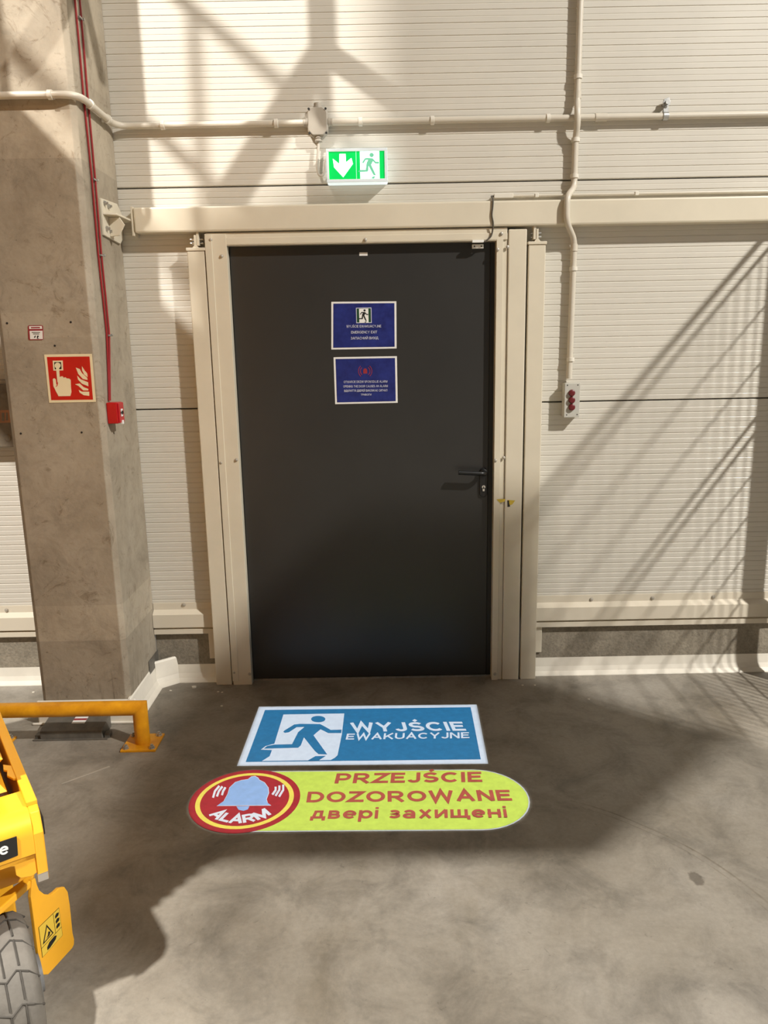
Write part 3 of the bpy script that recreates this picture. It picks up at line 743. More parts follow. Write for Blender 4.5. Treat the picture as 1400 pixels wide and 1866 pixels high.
# push-button box
ca, cb = aty(1028, 761, YW - .055), aty(1058, 698, YW - .055)
pb = empty('push_button_box', ((ca.x + cb.x) / 2, YW, ca.z), label='grey control box with three dark red buttons on the wall right of door', cat='control box')
m = MB(); m.box((ca.x, YW - .0005, ca.z), (cb.x, YW - .036, cb.z)); m.build('case', M_control, pb, bevel=.003)
m = MB(); m.box((ca.x, YW - .0375, ca.z), (cb.x, YW - .055, cb.z)); m.build('lid', M_control, pb, bevel=.002)
m = MB(); m.box((ca.x + .002, YW - .035, ca.z + .002), (cb.x - .002, YW - .039, cb.z - .002)); m.build('seal', M_gap, pb)
for py in (716, 729, 742):
    p = aty(1042, py, YW - .055); m = MB(); m.lathe(p, FRONT, [(.0155, 0), (.0155, .006), (.0135, .012), (.011, .0135)], 18); m.build('button', M_button, pb, smooth=True)
for px, py in ((1034.5, 702), (1053.5, 701.5), (1033, 756), (1052, 755.5)):
    p = aty(px, py, YW - .055); m = MB(); m.cyl(p, p + Vector((0, -.0008, 0)), .0028, 8); m.build('screw_hole', M_gap, pb)

# thin conduit on top of the beam
TY = YW - .012; tz = aty(1160, 353, TY).z
tc_ = empty('thin_conduit', aty(935, 362, TY), label='thin pale conduit running along the top of the beam at right', cat='conduit')
tz = max(tz, BZ1 + .008)
m = MB(); m.tube([(aty(932, 362, TY).x, TY, tz), (XR, TY, tz)], .006, 8); m.build('pipe', M_pipe, tc_, smooth=True)
for px in (978, 1160):
    x = aty(px, 356, TY).x; m = MB(); m.box((x - .008, YW, tz - .008), (x + .008, TY - .009, tz + .009)); m.build('clip', M_clip, tc_, bevel=.002)
x0, x1 = aty(900, 362, TY).x, aty(935, 362, TY).x
m = MB(); m.box((x0, YW - .001, tz - .009), (x1, TY - .012, tz + .009)); m.build('splice_box', M_clip, tc_, bevel=.002)
pth = [(x0 + .002, TY - .004, tz), (x0 - .012, TY - .004, tz), (x0 - .012, BY0 - .006, BZ1 + .006), (x0 - .014, BY0 - .005, BZ1 - .03), (x0 - .018, BY0 - .005, BZ1 - .06), (x0 - .010, BY0 - .005, BZ0 + .01), (x0 - .012, YP - .006, BZ0 - .02), (x0 - .018, YP - .006, 2.092), W(884, 441, YP - .006), W(880, 440, YP - .006)]
m = MB(); m.tube(pth, .0035, 8, bend=.012); o = m.build('contact_cable', M_darkcable, None, smooth=True); tag(o, 'thin dark cable hanging across the beam to the door contact', 'cable'); setorigin(o, pth[0])

# ------------------------------------------------------------------ things on the column
def colF(cx, cy): return aty(cx * .16077, 560 + cy * .16077, YC - .0015)
fs = empty('fire_alarm_sign', colF(800, 800), label='square red fire alarm sign with hand and flames on the column', cat='sign')
Q = [colF(*q) for q in ((557, 1082), (1087, 1072), (1040, 527), (500, 535))]
m = MB(); m.prism([p + Vector((0, .0014, 0)) for p in Q], (0, -.0014, 0)); m.build('cream_plate', M_cream, fs)
flat('red_field', [colF(*q) for q in ((582, 1052), (1055, 1046), (1015, 557), (532, 563))], M_red, fs, FRONT, .0005)
def cf(nm, pts, mt, h): return flat(nm, [colF(*q) for q in pts], mt, fs, FRONT, h)
cf('button_frame', [(606, 718), (718, 715), (712, 603), (598, 605)], M_cream, .0010)
cf('button_recess', [(623, 702), (700, 700), (693, 620), (615, 622)], M_ink, .0014)
cf('button_disc', circ(655, 660, 34, n=20)[::-1], M_cream, .0018)
cf('hand', [(637, 690), (672, 690), (678, 790), (696, 782), (713, 782), (722, 797), (745, 793), (760, 806), (785, 808), (803, 822), (806, 900), (812, 960), (800, 1005), (665, 1008), (635, 950), (608, 895), (600, 815), (615, 803), (633, 815), (640, 878), (655, 870)][::-1], M_cream, .0016)
cf('thumb_line', [(652, 850), (660, 852), (655, 888), (638, 900), (634, 893), (648, 882)][::-1], M_red, .0020)
for fl_ in ([(930, 668), (960, 715), (990, 750), (994, 792), (955, 762), (932, 715)], [(860, 682), (905, 700), (930, 745), (990, 800), (993, 824), (940, 812), (888, 755)], [(876, 775), (915, 815), (1000, 850), (1003, 895), (930, 866), (885, 818)], [(850, 872), (905, 863), (950, 905), (1002, 925), (1002, 942), (945, 942), (890, 890)], [(893, 936), (930, 956), (1012, 956), (1013, 1004), (950, 996), (905, 967)]):
    cf('flame', fl_[::-1], M_cream, .0010)
st = empty('warning_sticker', colF(405, 290), label='small white sticker with red border above the fire alarm sign', cat='sticker')
def sf(nm, pts, mt, h): return flat(nm, [colF(*q) for q in pts], mt, st, FRONT, h)
sf('red_sheet', [(335, 372), (480, 370), (494, 358), (488, 215), (476, 203), (326, 205), (316, 215), (322, 360)], M_redicon, .0002)
sf('white_header', [(332, 246), (478, 244), (474, 212), (330, 214)], M_white, .0006)
sf('white_field', [(342, 362), (486, 360), (482, 265), (336, 267)], M_white, .0006)
sf('header_print', [(352, 238), (455, 236), (454, 222), (351, 224)], M_redicon, .0009)
for a, b, c, d in ((360, 282, 455, 290), (375, 298, 445, 306)): sf('text_bar', [(a, d), (c, d), (c, b), (a, b)], M_darkcable, .0009)
for pts in ([(385, 345), (400, 345), (408, 320), (396, 322)], [(420, 355), (440, 357), (438, 350), (428, 346), (442, 330), (432, 318), (420, 325)]): sf('mark', pts, M_ink, .0009)

# twin red cables on the column flank
XCB = XC + .006
cabL = [(136, -6), (145, 90), (152, 172), (167, 320), (179, 462), (188, 545), (194.5, 608), (197.5, 680), (199, 730)]
cabR = [(145, -6), (153, 90), (159.5, 172), (173, 320), (184.5, 462), (193, 545), (199, 608), (200, 680), (200.5, 730)]
rc = empty('red_cables', atx(200, 725, XCB), label='pair of red fire alarm cables clipped down the column side', cat='cable')
for k, c_ in enumerate((cabL, cabR)):
    pts = [atx(px, py, XCB) for px, py in c_]
    pts.insert(0, pts[0] + (pts[0] - pts[1]) * 6)
    m = MB(); m.tube(pts, .0042, 8); m.build('cable', M_cable, rc, smooth=True)
for px, py in ((143, 30), (155.5, 178), (169, 325), (182, 463), (196, 609)):
    p = atx(px, py, XC); m = MB(); m.box((XC, p.y - .016, p.z - .009), (XC + .012, p.y + .016, p.z - .002)); m.cyl((XC, p.y + .022, p.z - .005), (XC + .016, p.y + .018, p.z - .003), .005, 8); m.build('clip', M_galv, rc, bevel=.002)
# manual call point
p0 = atx(193, 734, XC + .001); p1 = atx(196.5, 772.5, XC + .001)
yA = p0.y; zA, zB = p1.z, p0.z
xF = XC + .052; yB = atx(226, 745, xF).y
cp = empty('fire_call_point', (XC, (yA + yB) / 2, zA), label='red manual fire call point box on the column side below the cables', cat='call point')
m = MB(); m.box((XC + .0005, yA, zA), (xF - .006, yB, zB)); m.build('back_box', M_callred, cp, bevel=.004)
m = MB(); m.box((xF - .006, yA + .002, zA + .002), (xF, yB - .002, zB - .002)); m.build('cover', M_callred, cp, bevel=.003)
ym = (yA + yB) / 2; zm = (zA + zB) / 2
m = MB(); m.box((xF, yA + .022, zA + .028), (xF + .002, yB - .022, zB - .028)); gl = m.build('press_plate', M_white, cp, bevel=.0008)
m = MB(); m.cyl((xF + .002, ym, zm), (xF + .003, ym, zm), .009, 14); m.build('dot', M_ink, gl)
for sgn in (-1, 1):
    m = MB(); m.prism([(xF + .002, ym + sgn * .017, zm - .007), (xF + .002, ym + sgn * .017, zm + .007), (xF + .002, ym + sgn * .011, zm)], (.0008, 0, 0)); m.build('arrow', M_ink, gl)
m = MB(); m.box((xF - .004, ym - .008, zA - .004), (xF + .004, ym + .008, zA + .012)); m.build('key_slot', M_white, cp, bevel=.001)

# cabinet on the wall just left of the column
a, b = aty(5, 815, -.02), aty(5, 700, -.02)
cx1 = aty(19, 760, -.02).x + .05
cb_ = empty('wall_cabinet', (cx1 - .2, YW, a.z), label='brown-grey cabinet with faded orange label on the wall left of the column', cat='cabinet')
m = MB(); m.box((cx1 - .45, YW - .001, a.z), (cx1, -.02, b.z)); m.build('body', M_cabinet, cb_, bevel=.004)
m = MB(); q = [aty(px, py, -.0215) for px, py in ((-8, 771), (19, 770), (17, 747), (-8, 748))]; m.prism(q, (0, .001, 0)); m.build('label_plate', M_orangeprint, cb_)
for pts in (((3, 767), (8, 767), (8, 752), (3, 752)), ((11, 766), (15, 766), (14, 752), (11, 752)), ((-4, 767), (0, 767), (0, 752), (-4, 752))):
    flat('label_mark', [aty(px, py, -.022) for px, py in pts], M_cabinet, cb_, FRONT, .0004)
for px, py in ((8, 720), (14, 798)):
    p = aty(px, py, -.02); m = MB(); m.lathe(p, FRONT, [(.016, 0), (.016, .002), (.012, .004)], 14); m.build('knockout', M_cabinet, cb_, smooth=True)

# ------------------------------------------------------------------ yellow column guard
RX, RY = -1.040, -.590
rz0, rz1 = .133, .195
gr = empty('guard_rail', (RX, RY, 0), label='low yellow steel guard rail on base plates in front of the column', cat='guard rail')
RT = .031; zr = (rz0 + rz1) / 2
def ell(fn, seg=28): return [fn(2 * math.pi * k / seg) for k in range(seg)]
m = MB()
ends = [[m.bm.verts.new(p) for p in ell(lambda t, sg=sg, xx=xx: Vector((xx + sg * RT * math.sin(t), RY + RT * math.cos(t), zr + RT * math.sin(t))))] for sg, xx in ((-1, -1.68), (1, RX))]
m.bridge(*ends); m.build('rail', M_yellow, gr, smooth=True)
for sg, xx in ((-1, -1.68), (1, RX)):
    m = MB(); lo_ = [m.bm.verts.new(p) for p in ell(lambda t: Vector((xx + RT * math.cos(t), RY + RT * math.sin(t), .008)))]
    hi_ = [m.bm.verts.new(p) for p in ell(lambda t: Vector((xx + RT * math.cos(t), RY + RT * math.sin(t), zr + sg * RT * math.cos(t))))]
    m.bridge(lo_, hi_); m.build('post', M_yellow, gr, smooth=True)
    m = MB(); m.box((xx - .073, RY - .072, 0), (xx + .073, RY + .072, .009)); bpl = m.build('base_plate', M_yellow, gr, bevel=.0015)
    for sx in (-1, 1):
        for sy in (-1, 1):
            m = MB(); p = Vector((xx + sx * .054, RY + sy * .054, .009)); m.lathe(p, (0, 0, 1), [(.013, 0), (.013, .002), (.010, .0025), (.010, .010), (.006, .011), (.006, .017)], 8); m.build('anchor_bolt', M_galv, bpl)

# steel cover box in front of the column foot
sb = empty('steel_cover_box', (-1.36, -.48, 0), label='low weathered grey steel box on the floor under the guard rail', cat='metal box')
m = MB(); m.prism([(-1.495, -.432, 0), (-1.495, -.545, 0), (-1.495, -.545, .040), (-1.495, -.522, .048), (-1.495, -.432, .060)], (.268, 0, 0)); m.build('cover', M_boxsteel, sb, bevel=.003)
m = MB(); m.box((-1.525, -.552, 0), (-1.205, -.543, .006)); m.build('front_flange', M_boxsteel, sb, bevel=.001)
for xx in (-1.510, -1.212):
    m = MB(); m.box((xx - .012, -.535, 0), (xx + .012, -.50, .018)); m.build('foot_lug', M_boxsteel, sb, bevel=.002)
slope = lambda y: .048 + (.060 - .048) * (y + .522) / (.09)
def top(px, py):
    z = .055
    for _ in range(4): p = atz(px, py, z); z = slope(p.y) + .0008
    return atz(px, py, z)
q = [top(124, 1316.5), (0, 0, 0), (0, 0, 0), top(131, 1306)]
w_ = .022
lp = [Vector((-1.375, -.498, slope(-.498) + .0004)), Vector((-1.318, -.498, slope(-.498) + .0004)), Vector((-1.318, -.436, slope(-.436) + .0004)), Vector((-1.375, -.436, slope(-.436) + .0004))]
m = MB(); m.prism(lp, (0, 0, .0006)); m.build('label_sheet', M_white, sb)
lp2 = [Vector((-1.375, -.475, slope(-.475) + .0011)), Vector((-1.318, -.475, slope(-.475) + .0011)), Vector((-1.318, -.462, slope(-.462) + .0011)), Vector((-1.375, -.462, slope(-.462) + .0011))]
m = MB(); m.prism(lp2, (0, 0, .0004)); m.build('label_stripe', M_redicon, sb)

# ------------------------------------------------------------------ bits lying on the floor
def chipthing(px, py, r, label, k, cat='paint chip', grp='pale chips on the floor by the door'):
    p = atz(px, py, 0); rnd = random.Random(k)
    pts = [(p.x + r * (.7 + .5 * rnd.random()) * math.cos(t), p.y + r * .7 * (.7 + .5 * rnd.random()) * math.sin(t), 0.0002) for t in (2 * math.pi * i / 7 for i in range(7))]
    m = MB(); m.prism(pts, (0, 0, r * .45)); o = m.build('paint_chip', M_chipm); tag(o, label, cat, grp); setorigin(o, (p.x, p.y, 0))
chipthing(354, 1253, .014, 'largest white chip on the floor below the skirting corner', 1)
chipthing(311, 1259, .006, 'white crumb left of the largest chip on the floor', 2)
chipthing(398, 1261, .006, 'pale crumb below the foot of the left door post', 4)
chipthing(405, 1262, .005, 'tiny pale crumb beside the left door post crumb', 5)
chipthing(404, 1287, .006, 'lone white crumb left of the blue floor sign top', 6)
chipthing(1073, 1275, .007, 'white crumb on the floor in front of right skirting', 7)
chipthing(953, 1249, .006, 'pale crumb at the foot of the right jamb post', 8)
chipthing(975, 1249, .005, 'pale crumb at the foot of the right hanging post', 9)
chipthing(61, 1262, .007, 'white crumb on dark floor left of the column foot', 10)
a, b = atz(112, 1429), atz(200, 1397)
d = (b - a).normalized(); n_ = Vector((-d.y, d.x, 0)) * .004
m = MB(); m.prism([a - n_ * .4 + Vector((0, 0, .0003)), b - n_ + Vector((0, 0, .0003)), b + n_ + Vector((0, 0, .0003)), a + n_ * .4 + Vector((0, 0, .0003))], (0, 0, .002)); o = m.build('plastic_strip', mat('pale_strip', s(168, 160, 146), .5)); tag(o, 'thin pale plastic strip lying on the floor near the guard rail', 'strip'); setorigin(o, a)

# ------------------------------------------------------------------ projected signs, light painted as thin decals on the floor
UPN = Vector((0, 0, 1))
def fl3(pts): return [atz(*q) for q in pts]
def ffl(nm, pts, mt, e, h): 
    P = fl3(pts); ar = sum(P[i].x * P[(i + 1) % len(P)].y - P[(i + 1) % len(P)].x * P[i].y for i in range(len(P)))
    if ar < 0: P = P[::-1]
    return flat(nm, P, mt, e, UPN, h, .0004)
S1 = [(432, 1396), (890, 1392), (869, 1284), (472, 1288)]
e1 = empty('projected_exit_sign', atz(660, 1340), label='projected blue and white exit sign with running man, painted flat on the floor before the door', cat='floor sign')
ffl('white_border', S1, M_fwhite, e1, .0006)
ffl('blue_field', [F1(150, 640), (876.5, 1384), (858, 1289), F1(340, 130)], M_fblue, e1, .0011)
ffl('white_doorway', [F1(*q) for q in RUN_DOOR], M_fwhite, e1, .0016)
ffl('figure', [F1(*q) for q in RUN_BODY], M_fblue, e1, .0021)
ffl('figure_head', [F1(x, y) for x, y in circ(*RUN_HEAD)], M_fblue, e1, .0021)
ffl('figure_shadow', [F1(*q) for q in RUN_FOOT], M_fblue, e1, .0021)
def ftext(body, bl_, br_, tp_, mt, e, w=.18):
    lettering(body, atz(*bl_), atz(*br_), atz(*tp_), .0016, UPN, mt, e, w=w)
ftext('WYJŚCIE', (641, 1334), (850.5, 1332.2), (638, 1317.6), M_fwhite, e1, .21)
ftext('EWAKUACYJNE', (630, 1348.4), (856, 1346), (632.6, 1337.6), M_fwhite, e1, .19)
e2 = empty('projected_alarm_sign', atz(660, 1460), label='projected lime and red guarded passage sign with alarm bell, painted flat on the floor', cat='floor sign')
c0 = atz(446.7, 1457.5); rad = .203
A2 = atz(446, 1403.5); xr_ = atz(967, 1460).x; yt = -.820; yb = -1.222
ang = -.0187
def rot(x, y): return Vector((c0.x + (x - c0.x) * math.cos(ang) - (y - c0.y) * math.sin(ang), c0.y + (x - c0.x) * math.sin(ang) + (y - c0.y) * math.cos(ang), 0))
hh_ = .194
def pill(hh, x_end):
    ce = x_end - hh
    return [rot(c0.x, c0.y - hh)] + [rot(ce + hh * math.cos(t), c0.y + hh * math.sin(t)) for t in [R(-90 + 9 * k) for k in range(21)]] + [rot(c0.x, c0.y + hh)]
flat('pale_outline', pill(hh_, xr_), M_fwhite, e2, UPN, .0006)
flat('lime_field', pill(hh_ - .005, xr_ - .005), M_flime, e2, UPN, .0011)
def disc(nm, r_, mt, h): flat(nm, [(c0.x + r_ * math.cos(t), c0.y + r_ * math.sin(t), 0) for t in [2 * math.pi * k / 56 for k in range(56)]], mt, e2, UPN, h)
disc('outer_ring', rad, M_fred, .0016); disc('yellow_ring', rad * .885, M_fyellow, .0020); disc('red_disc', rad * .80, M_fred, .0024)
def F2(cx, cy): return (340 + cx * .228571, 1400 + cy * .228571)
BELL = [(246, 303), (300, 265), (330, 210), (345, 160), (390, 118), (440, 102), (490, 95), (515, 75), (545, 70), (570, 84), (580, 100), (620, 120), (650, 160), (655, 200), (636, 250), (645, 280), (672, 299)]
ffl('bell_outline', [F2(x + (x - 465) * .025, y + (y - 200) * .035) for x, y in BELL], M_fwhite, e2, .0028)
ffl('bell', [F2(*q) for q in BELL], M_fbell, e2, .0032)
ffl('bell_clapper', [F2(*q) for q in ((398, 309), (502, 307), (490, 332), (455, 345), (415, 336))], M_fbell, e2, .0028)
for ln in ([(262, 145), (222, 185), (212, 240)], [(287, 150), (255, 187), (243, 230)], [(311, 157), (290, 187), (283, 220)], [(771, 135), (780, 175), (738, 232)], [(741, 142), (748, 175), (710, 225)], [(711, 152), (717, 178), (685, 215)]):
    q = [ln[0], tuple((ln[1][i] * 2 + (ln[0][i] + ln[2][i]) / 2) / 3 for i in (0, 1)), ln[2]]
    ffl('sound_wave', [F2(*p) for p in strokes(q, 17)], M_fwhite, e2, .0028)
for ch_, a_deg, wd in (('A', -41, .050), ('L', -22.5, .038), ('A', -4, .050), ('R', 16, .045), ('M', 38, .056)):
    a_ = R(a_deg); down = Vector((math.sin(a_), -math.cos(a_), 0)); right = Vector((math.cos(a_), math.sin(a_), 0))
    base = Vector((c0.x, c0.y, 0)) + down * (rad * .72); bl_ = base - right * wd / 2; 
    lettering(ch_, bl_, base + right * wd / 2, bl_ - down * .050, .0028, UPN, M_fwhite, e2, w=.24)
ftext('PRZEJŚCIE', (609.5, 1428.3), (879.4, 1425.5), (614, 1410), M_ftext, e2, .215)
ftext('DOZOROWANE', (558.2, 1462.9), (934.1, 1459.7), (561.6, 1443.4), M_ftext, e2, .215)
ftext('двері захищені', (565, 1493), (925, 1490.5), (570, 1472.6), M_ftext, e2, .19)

# ceiling-side projectors that light the two floor signs: lamp, slide mask and arm to the wall
def projector(name, label, lamp, outline, watts, colr):
    lamp = Vector(lamp)
    e = empty(name, lamp, label=label, cat='projector')
    k = .05
    dense = []
    for p, q in zip(outline, outline[1:] + outline[:1]):
        p, q = Vector(p), Vector(q); nn_ = max(1, int((q - p).length / .04)); dense += [p + (q - p) * i / nn_ for i in range(nn_)]
    hole = [lamp + (p - lamp) * k for p in dense]
    zc_ = hole[0].z; cxy = sum(hole, Vector()) / len(hole)
    n = len(hole); m = MB()
    inner = [m.bm.verts.new(p) for p in hole]; outer = []
    for p in hole:
        d = (p - cxy).normalized(); outer.append(m.bm.verts.new(cxy + Vector((d.x, d.y, 0)) * .19))
    for i in range(n):
        j = (i + 1) % n; m.bm.faces.new((inner[i], inner[j], outer[j], outer[i]))
    m.build('slide_mask', M_black, e)
    m = MB(); m.lathe((cxy.x, cxy.y, zc_ - .01), (0, 0, 1), [(.118, 0), (.118, lamp.z - zc_ + .12)], 20, cap=False); m.lathe((cxy.x, cxy.y, lamp.z + .10), (0, 0, 1), [(.118, 0), (.10, .05)], 20); m.build('barrel', M_housing, e, smooth=True)
    m = MB(); m.box((cxy.x - .02, cxy.y + .11, lamp.z + .02), (cxy.x + .02, YW, lamp.z + .06)); m.build('arm', M_housing, e, bevel=.003)
    ld = bpy.data.lights.new(name + '_light', 'SPOT'); ld.energy = watts; ld.color = colr; ld.shadow_soft_size = .0006
    ld.spot_size = R(50); ld.spot_blend = 0
    lo = bpy.data.objects.new('projector_lamp', ld); col.objects.link(lo); lo.parent = e
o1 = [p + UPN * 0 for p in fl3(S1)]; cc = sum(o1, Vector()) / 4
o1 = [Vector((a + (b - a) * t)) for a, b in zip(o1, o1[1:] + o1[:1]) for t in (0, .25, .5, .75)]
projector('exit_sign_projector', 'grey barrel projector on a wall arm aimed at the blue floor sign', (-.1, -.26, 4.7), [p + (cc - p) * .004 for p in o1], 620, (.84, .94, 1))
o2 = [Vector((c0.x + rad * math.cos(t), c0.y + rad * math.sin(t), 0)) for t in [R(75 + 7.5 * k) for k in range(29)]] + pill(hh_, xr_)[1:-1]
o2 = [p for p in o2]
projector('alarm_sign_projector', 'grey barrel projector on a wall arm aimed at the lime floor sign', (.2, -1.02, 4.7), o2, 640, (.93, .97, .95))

# ------------------------------------------------------------------ mesh fence at right, standing off the wall
FX, FY0, FY1, FZ = 1.95, -.11, -2.5, 2.35
fe = empty('mesh_fence', (FX, FY0, 0), label='grey wire mesh machine fence standing square to the wall at right', cat='fence')
for yy in (FY0, (FY0 + FY1) / 2, FY1):
    m = MB(); m.box((FX - .03, yy - .03, 0), (FX + .03, yy + .03, FZ)); m.build('post', M_wire, fe, bevel=.003)
m = MB(); m.box((FX - .009, FY0 - .03, FZ - .02), (FX + .009, FY1 + .03, FZ)); m.build('top_rail', M_wire, fe, bevel=.002)
def mesh_panel(y0, y1, z0, z1):
    f = MB()
    for z in (z0, z1): f.box((FX - .006, y0, z - .006), (FX + .006, y1, z + .006))
    for y in (y0, y1): f.box((FX - .008, y - .008, z0), (FX + .008, y + .008, z1))
    fr = f.build('panel_frame', M_wire, fe)
    w = MB(); y = y0
    n = int(abs(y1 - y0) / .05)
    for k in range(1, n): yy = y0 + (y1 - y0) * k / n; w.box((FX - .002, yy - .002, z0), (FX + .002, yy + .002, z1))
    n = int((z1 - z0) / .19)
    for k in range(1, n): zz = z0 + (z1 - z0) * k / n; w.box((FX - .003, y0, zz - .003), (FX + .003, y1, zz + .003))
    o = w.build('wire_mesh', M_wire, fr); o['kind'] = 'stuff'
ymid = (FY0 + FY1) / 2
for ya, yb_ in ((FY0 - .045, ymid + .045), (ymid - .045, FY1 + .045)):
    mesh_panel(ya, yb_, 1.53, FZ - .085); mesh_panel(ya, yb_, .12, 1.46)

# ------------------------------------------------------------------ scissor lift
LE = atz(75, 1480, .6); LA = R(34)
lift = empty('scissor_lift', (LE.x, LE.y, 0), rz=LA, label='yellow scissor lift with grey tyre at lower left, platform raised', cat='scissor lift')
LW, LL = .76, 1.60
def L_(mb, name, material, parent=None, **k): return mb.build(name, material, parent or lift, local=True, **k)
uL = Vector((math.cos(LA), math.sin(LA), 0)); vL = Vector((-math.sin(LA), math.cos(LA), 0))
def front(px, py, y=0.0):
    p = atplane(px, py, LE + vL * y, vL); q = p - Vector((LE.x, LE.y, 0)); return Vector((q.dot(uL), q.dot(vL), q.z))
# front hood: rounded top, notched lower skirt
def hood(x0, x1):
    m = MB(); r = .05; prof = [(.125, .598), (.05, .600)]
    prof = [(.13, .56), (.13, .596)] + [(r - r * math.sin(t), .6 - r + r * math.cos(t)) for t in [R(9 * k) for k in range(11)]] + [(0, .503), (.004, .500), (.004, .49), (.03, .49), (.03, .56)]
    m.prism([(x0, y, z) for y, z in prof], (x1 - x0, 0, 0)); return m
L_(hood(-LW + .02, -.022), 'front_hood', M_lift, smooth=True)
m = MB(); sk = [(-.022, .503), (-.022, .452), (-.034, .446), (-.058, .451), (-.066, .462), (-.068, .486), (-.08, .490), (-LW + .08, .490), (-LW + .068, .486), (-LW + .066, .462), (-LW + .022, .452), (-LW + .022, .503)]
m.prism([(x, .004, z) for x, z in sk], (0, .012, 0)); L_(m, 'front_skirt', M_lift, bevel=.002)
for x0 in (-.022, -LW):
    m = MB(); m.prism([(x0, -.002, .428), (x0, -.002, .552), (x0, .020, .596), (x0, .06, .606), (x0, LL, .606), (x0, LL, .40), (x0, .34, .40), (x0, .30, .45), (x0, .03, .45), (x0, .02, .428)], (.022, 0, 0)); sp = L_(m, 'side_plate', M_lift, bevel=.003)
    m = MB(); m.box((x0 - .002 if x0 > -.1 else x0, .04, .600), (x0 + .022, LL, .612)); L_(m, 'top_flange', M_lift, bevel=.002)
    m = MB(); xx = x0 + .022 if x0 > -.1 else x0 - .006; m.box((xx, .02, .53), (xx + .006, .07, .575)); L_(m, 'bumper_pad', M_black, bevel=.002)
m = MB(); m.box((-.024, -.0035, .430), (-.001, .001, .450)); L_(m, 'worn_tip', M_chrome, bevel=.001)
# nameplate
pa, pc_ = front(0, 1578), front(30, 1523)
m = MB(); m.prism([(-.22, -.003, .506), (-.058, -.003, .5145), (-.0555, -.003, .562), (-.22, -.003, .562)], (0, .003, 0)); npl = L_(m, 'name_plate', M_black, bevel=.001)
# partial round letter at the end of the maker's name
gm = MB(); cg = front(7, 1548)
pq = stroke_quads([(cg.x + .0075 * math.cos(t), cg.z + .008 * math.sin(t)) for t in [R(20 + 15 * k) for k in range(21)]], .0042)
for (a, b), (c_, d_) in zip(pq, pq[1:]): gm.prism([(q_.x, -.0042, q_.y) for q_ in (a, b, d_, c_)], (0, .001, 0))
L_(gm, 'letter', M_white, npl)
gm = MB(); gm.box((cg.x - .006, -.0042, cg.z - .001), (cg.x + .0085, -.0032, cg.z + .003)); L_(gm, 'letter', M_white, npl)
m = MB(); m.box((-LW + .03, .125, .36), (-.03, LL - .04, .50)); L_(m, 'chassis_tray', M_lift, bevel=.004)
m = MB(); m.box((-LW + .05, .30, .14), (-.05, LL - .3, .36)); L_(m, 'battery_case', M_lift, bevel=.006)
m = MB(); m.box((-LW + .022, LL - .03, .40), (-.022, LL, .606)); L_(m, 'rear_plate', M_lift, bevel=.003)
# latch plate on the inner side of the flange
m = MB(); m.prism([(-.022, .17, .604), (-.008, .21, .604), (-.024, .245, .604), (-.040, .262, .604), (-.043, .235, .604), (-.036, .225, .604), (-.040, .20, .604), (-.030, .175, .604)], (0, 0, .006)); L_(m, 'latch_plate', M_lift, bevel=.001)
# axle arm and pothole guard plate
m = MB(); m.prism([(-.30, -.055, .36), (-.10, .035, .36), (-.024, .095, .36), (-.016, .125, .36), (-.10, .075, .36), (-.30, -.01, .36)], (0, 0, .018)); L_(m, 'axle_arm', M_lift, bevel=.003)
Pg = Vector((-.838, -1.83, 0)); bA = R(76); wg = Vector((math.cos(bA), math.sin(bA), 0)); ng = Vector((-math.sin(bA), math.cos(bA), 0))
go = [(-.118, .380), (-.1055, .3765), (-.103, .356), (-.098, .337), (-.082, .313), (-.062, .296), (-.045, .292), (-.030, .291), (-.010, .279), (0, .257), (.002, .215), (.0, .133), (.003, .112), (.0, .098), (-.008, .094), (-.104, .100), (-.128, .12), (-.128, .34)]
m = MB(); m.prism([Pg + wg * a + UPN * z for a, z in go], ng * .010)
gd = m.build('guard_plate', M_lift, lift, bevel=.002)
nf = -ng
def gfl(nm, pts, mt, h): return flat(nm, [Pg + wg * a + UPN * z for a, z in pts], mt, gd, nf, h, .0004)
nfs = Vector((wg.y, -wg.x, 0))
gfl('warning_decal', [(-.1175, .161), (-.0385, .159), (-.040, .242), (-.1175, .2475)], M_ink, .0005)
gfl('warning_decal', [(-.1163, .1622), (-.0397, .1602), (-.0412, .2408), (-.1163, .2463)], M_decal, .0009)
gfl('decal_line', [(-.1163, .1865), (-.0397, .1845), (-.0397, .1857), (-.1163, .1877)], M_ink, .0013)
gfl('decal_line', [(-.064, .186), (-.0628, .186), (-.0628, .242), (-.064, .242)], M_ink, .0013)
tri = [(-.111, .193), (-.070, .193), (-.0905, .234)]; c3 = (sum(p[0] for p in tri) / 3, sum(p[1] for p in tri) / 3)
gfl('hazard_triangle', tri, M_ink, .0013); gfl('hazard_triangle', [(c3[0] + (a - c3[0]) * .72, c3[1] + (z - c3[1]) * .72) for a, z in tri], M_decal, .0017)
gfl('hazard_symbol', [(-.097, .199), (-.086, .199), (-.081, .206), (-.088, .212), (-.091, .204)], M_ink, .0021)
gfl('hand_symbol', [(-.098, .166), (-.088, .165), (-.066, .170), (-.060, .177), (-.068, .182), (-.088, .181), (-.098, .174)], M_ink, .0013)
for z_ in (.199, .214, .229): gfl('pictogram', [(-.058, z_ - .005), (-.046, z_ - .005), (-.043, z_ + .002), (-.052, z_ + .006), (-.058, z_ + .002)], M_ink, .0013)
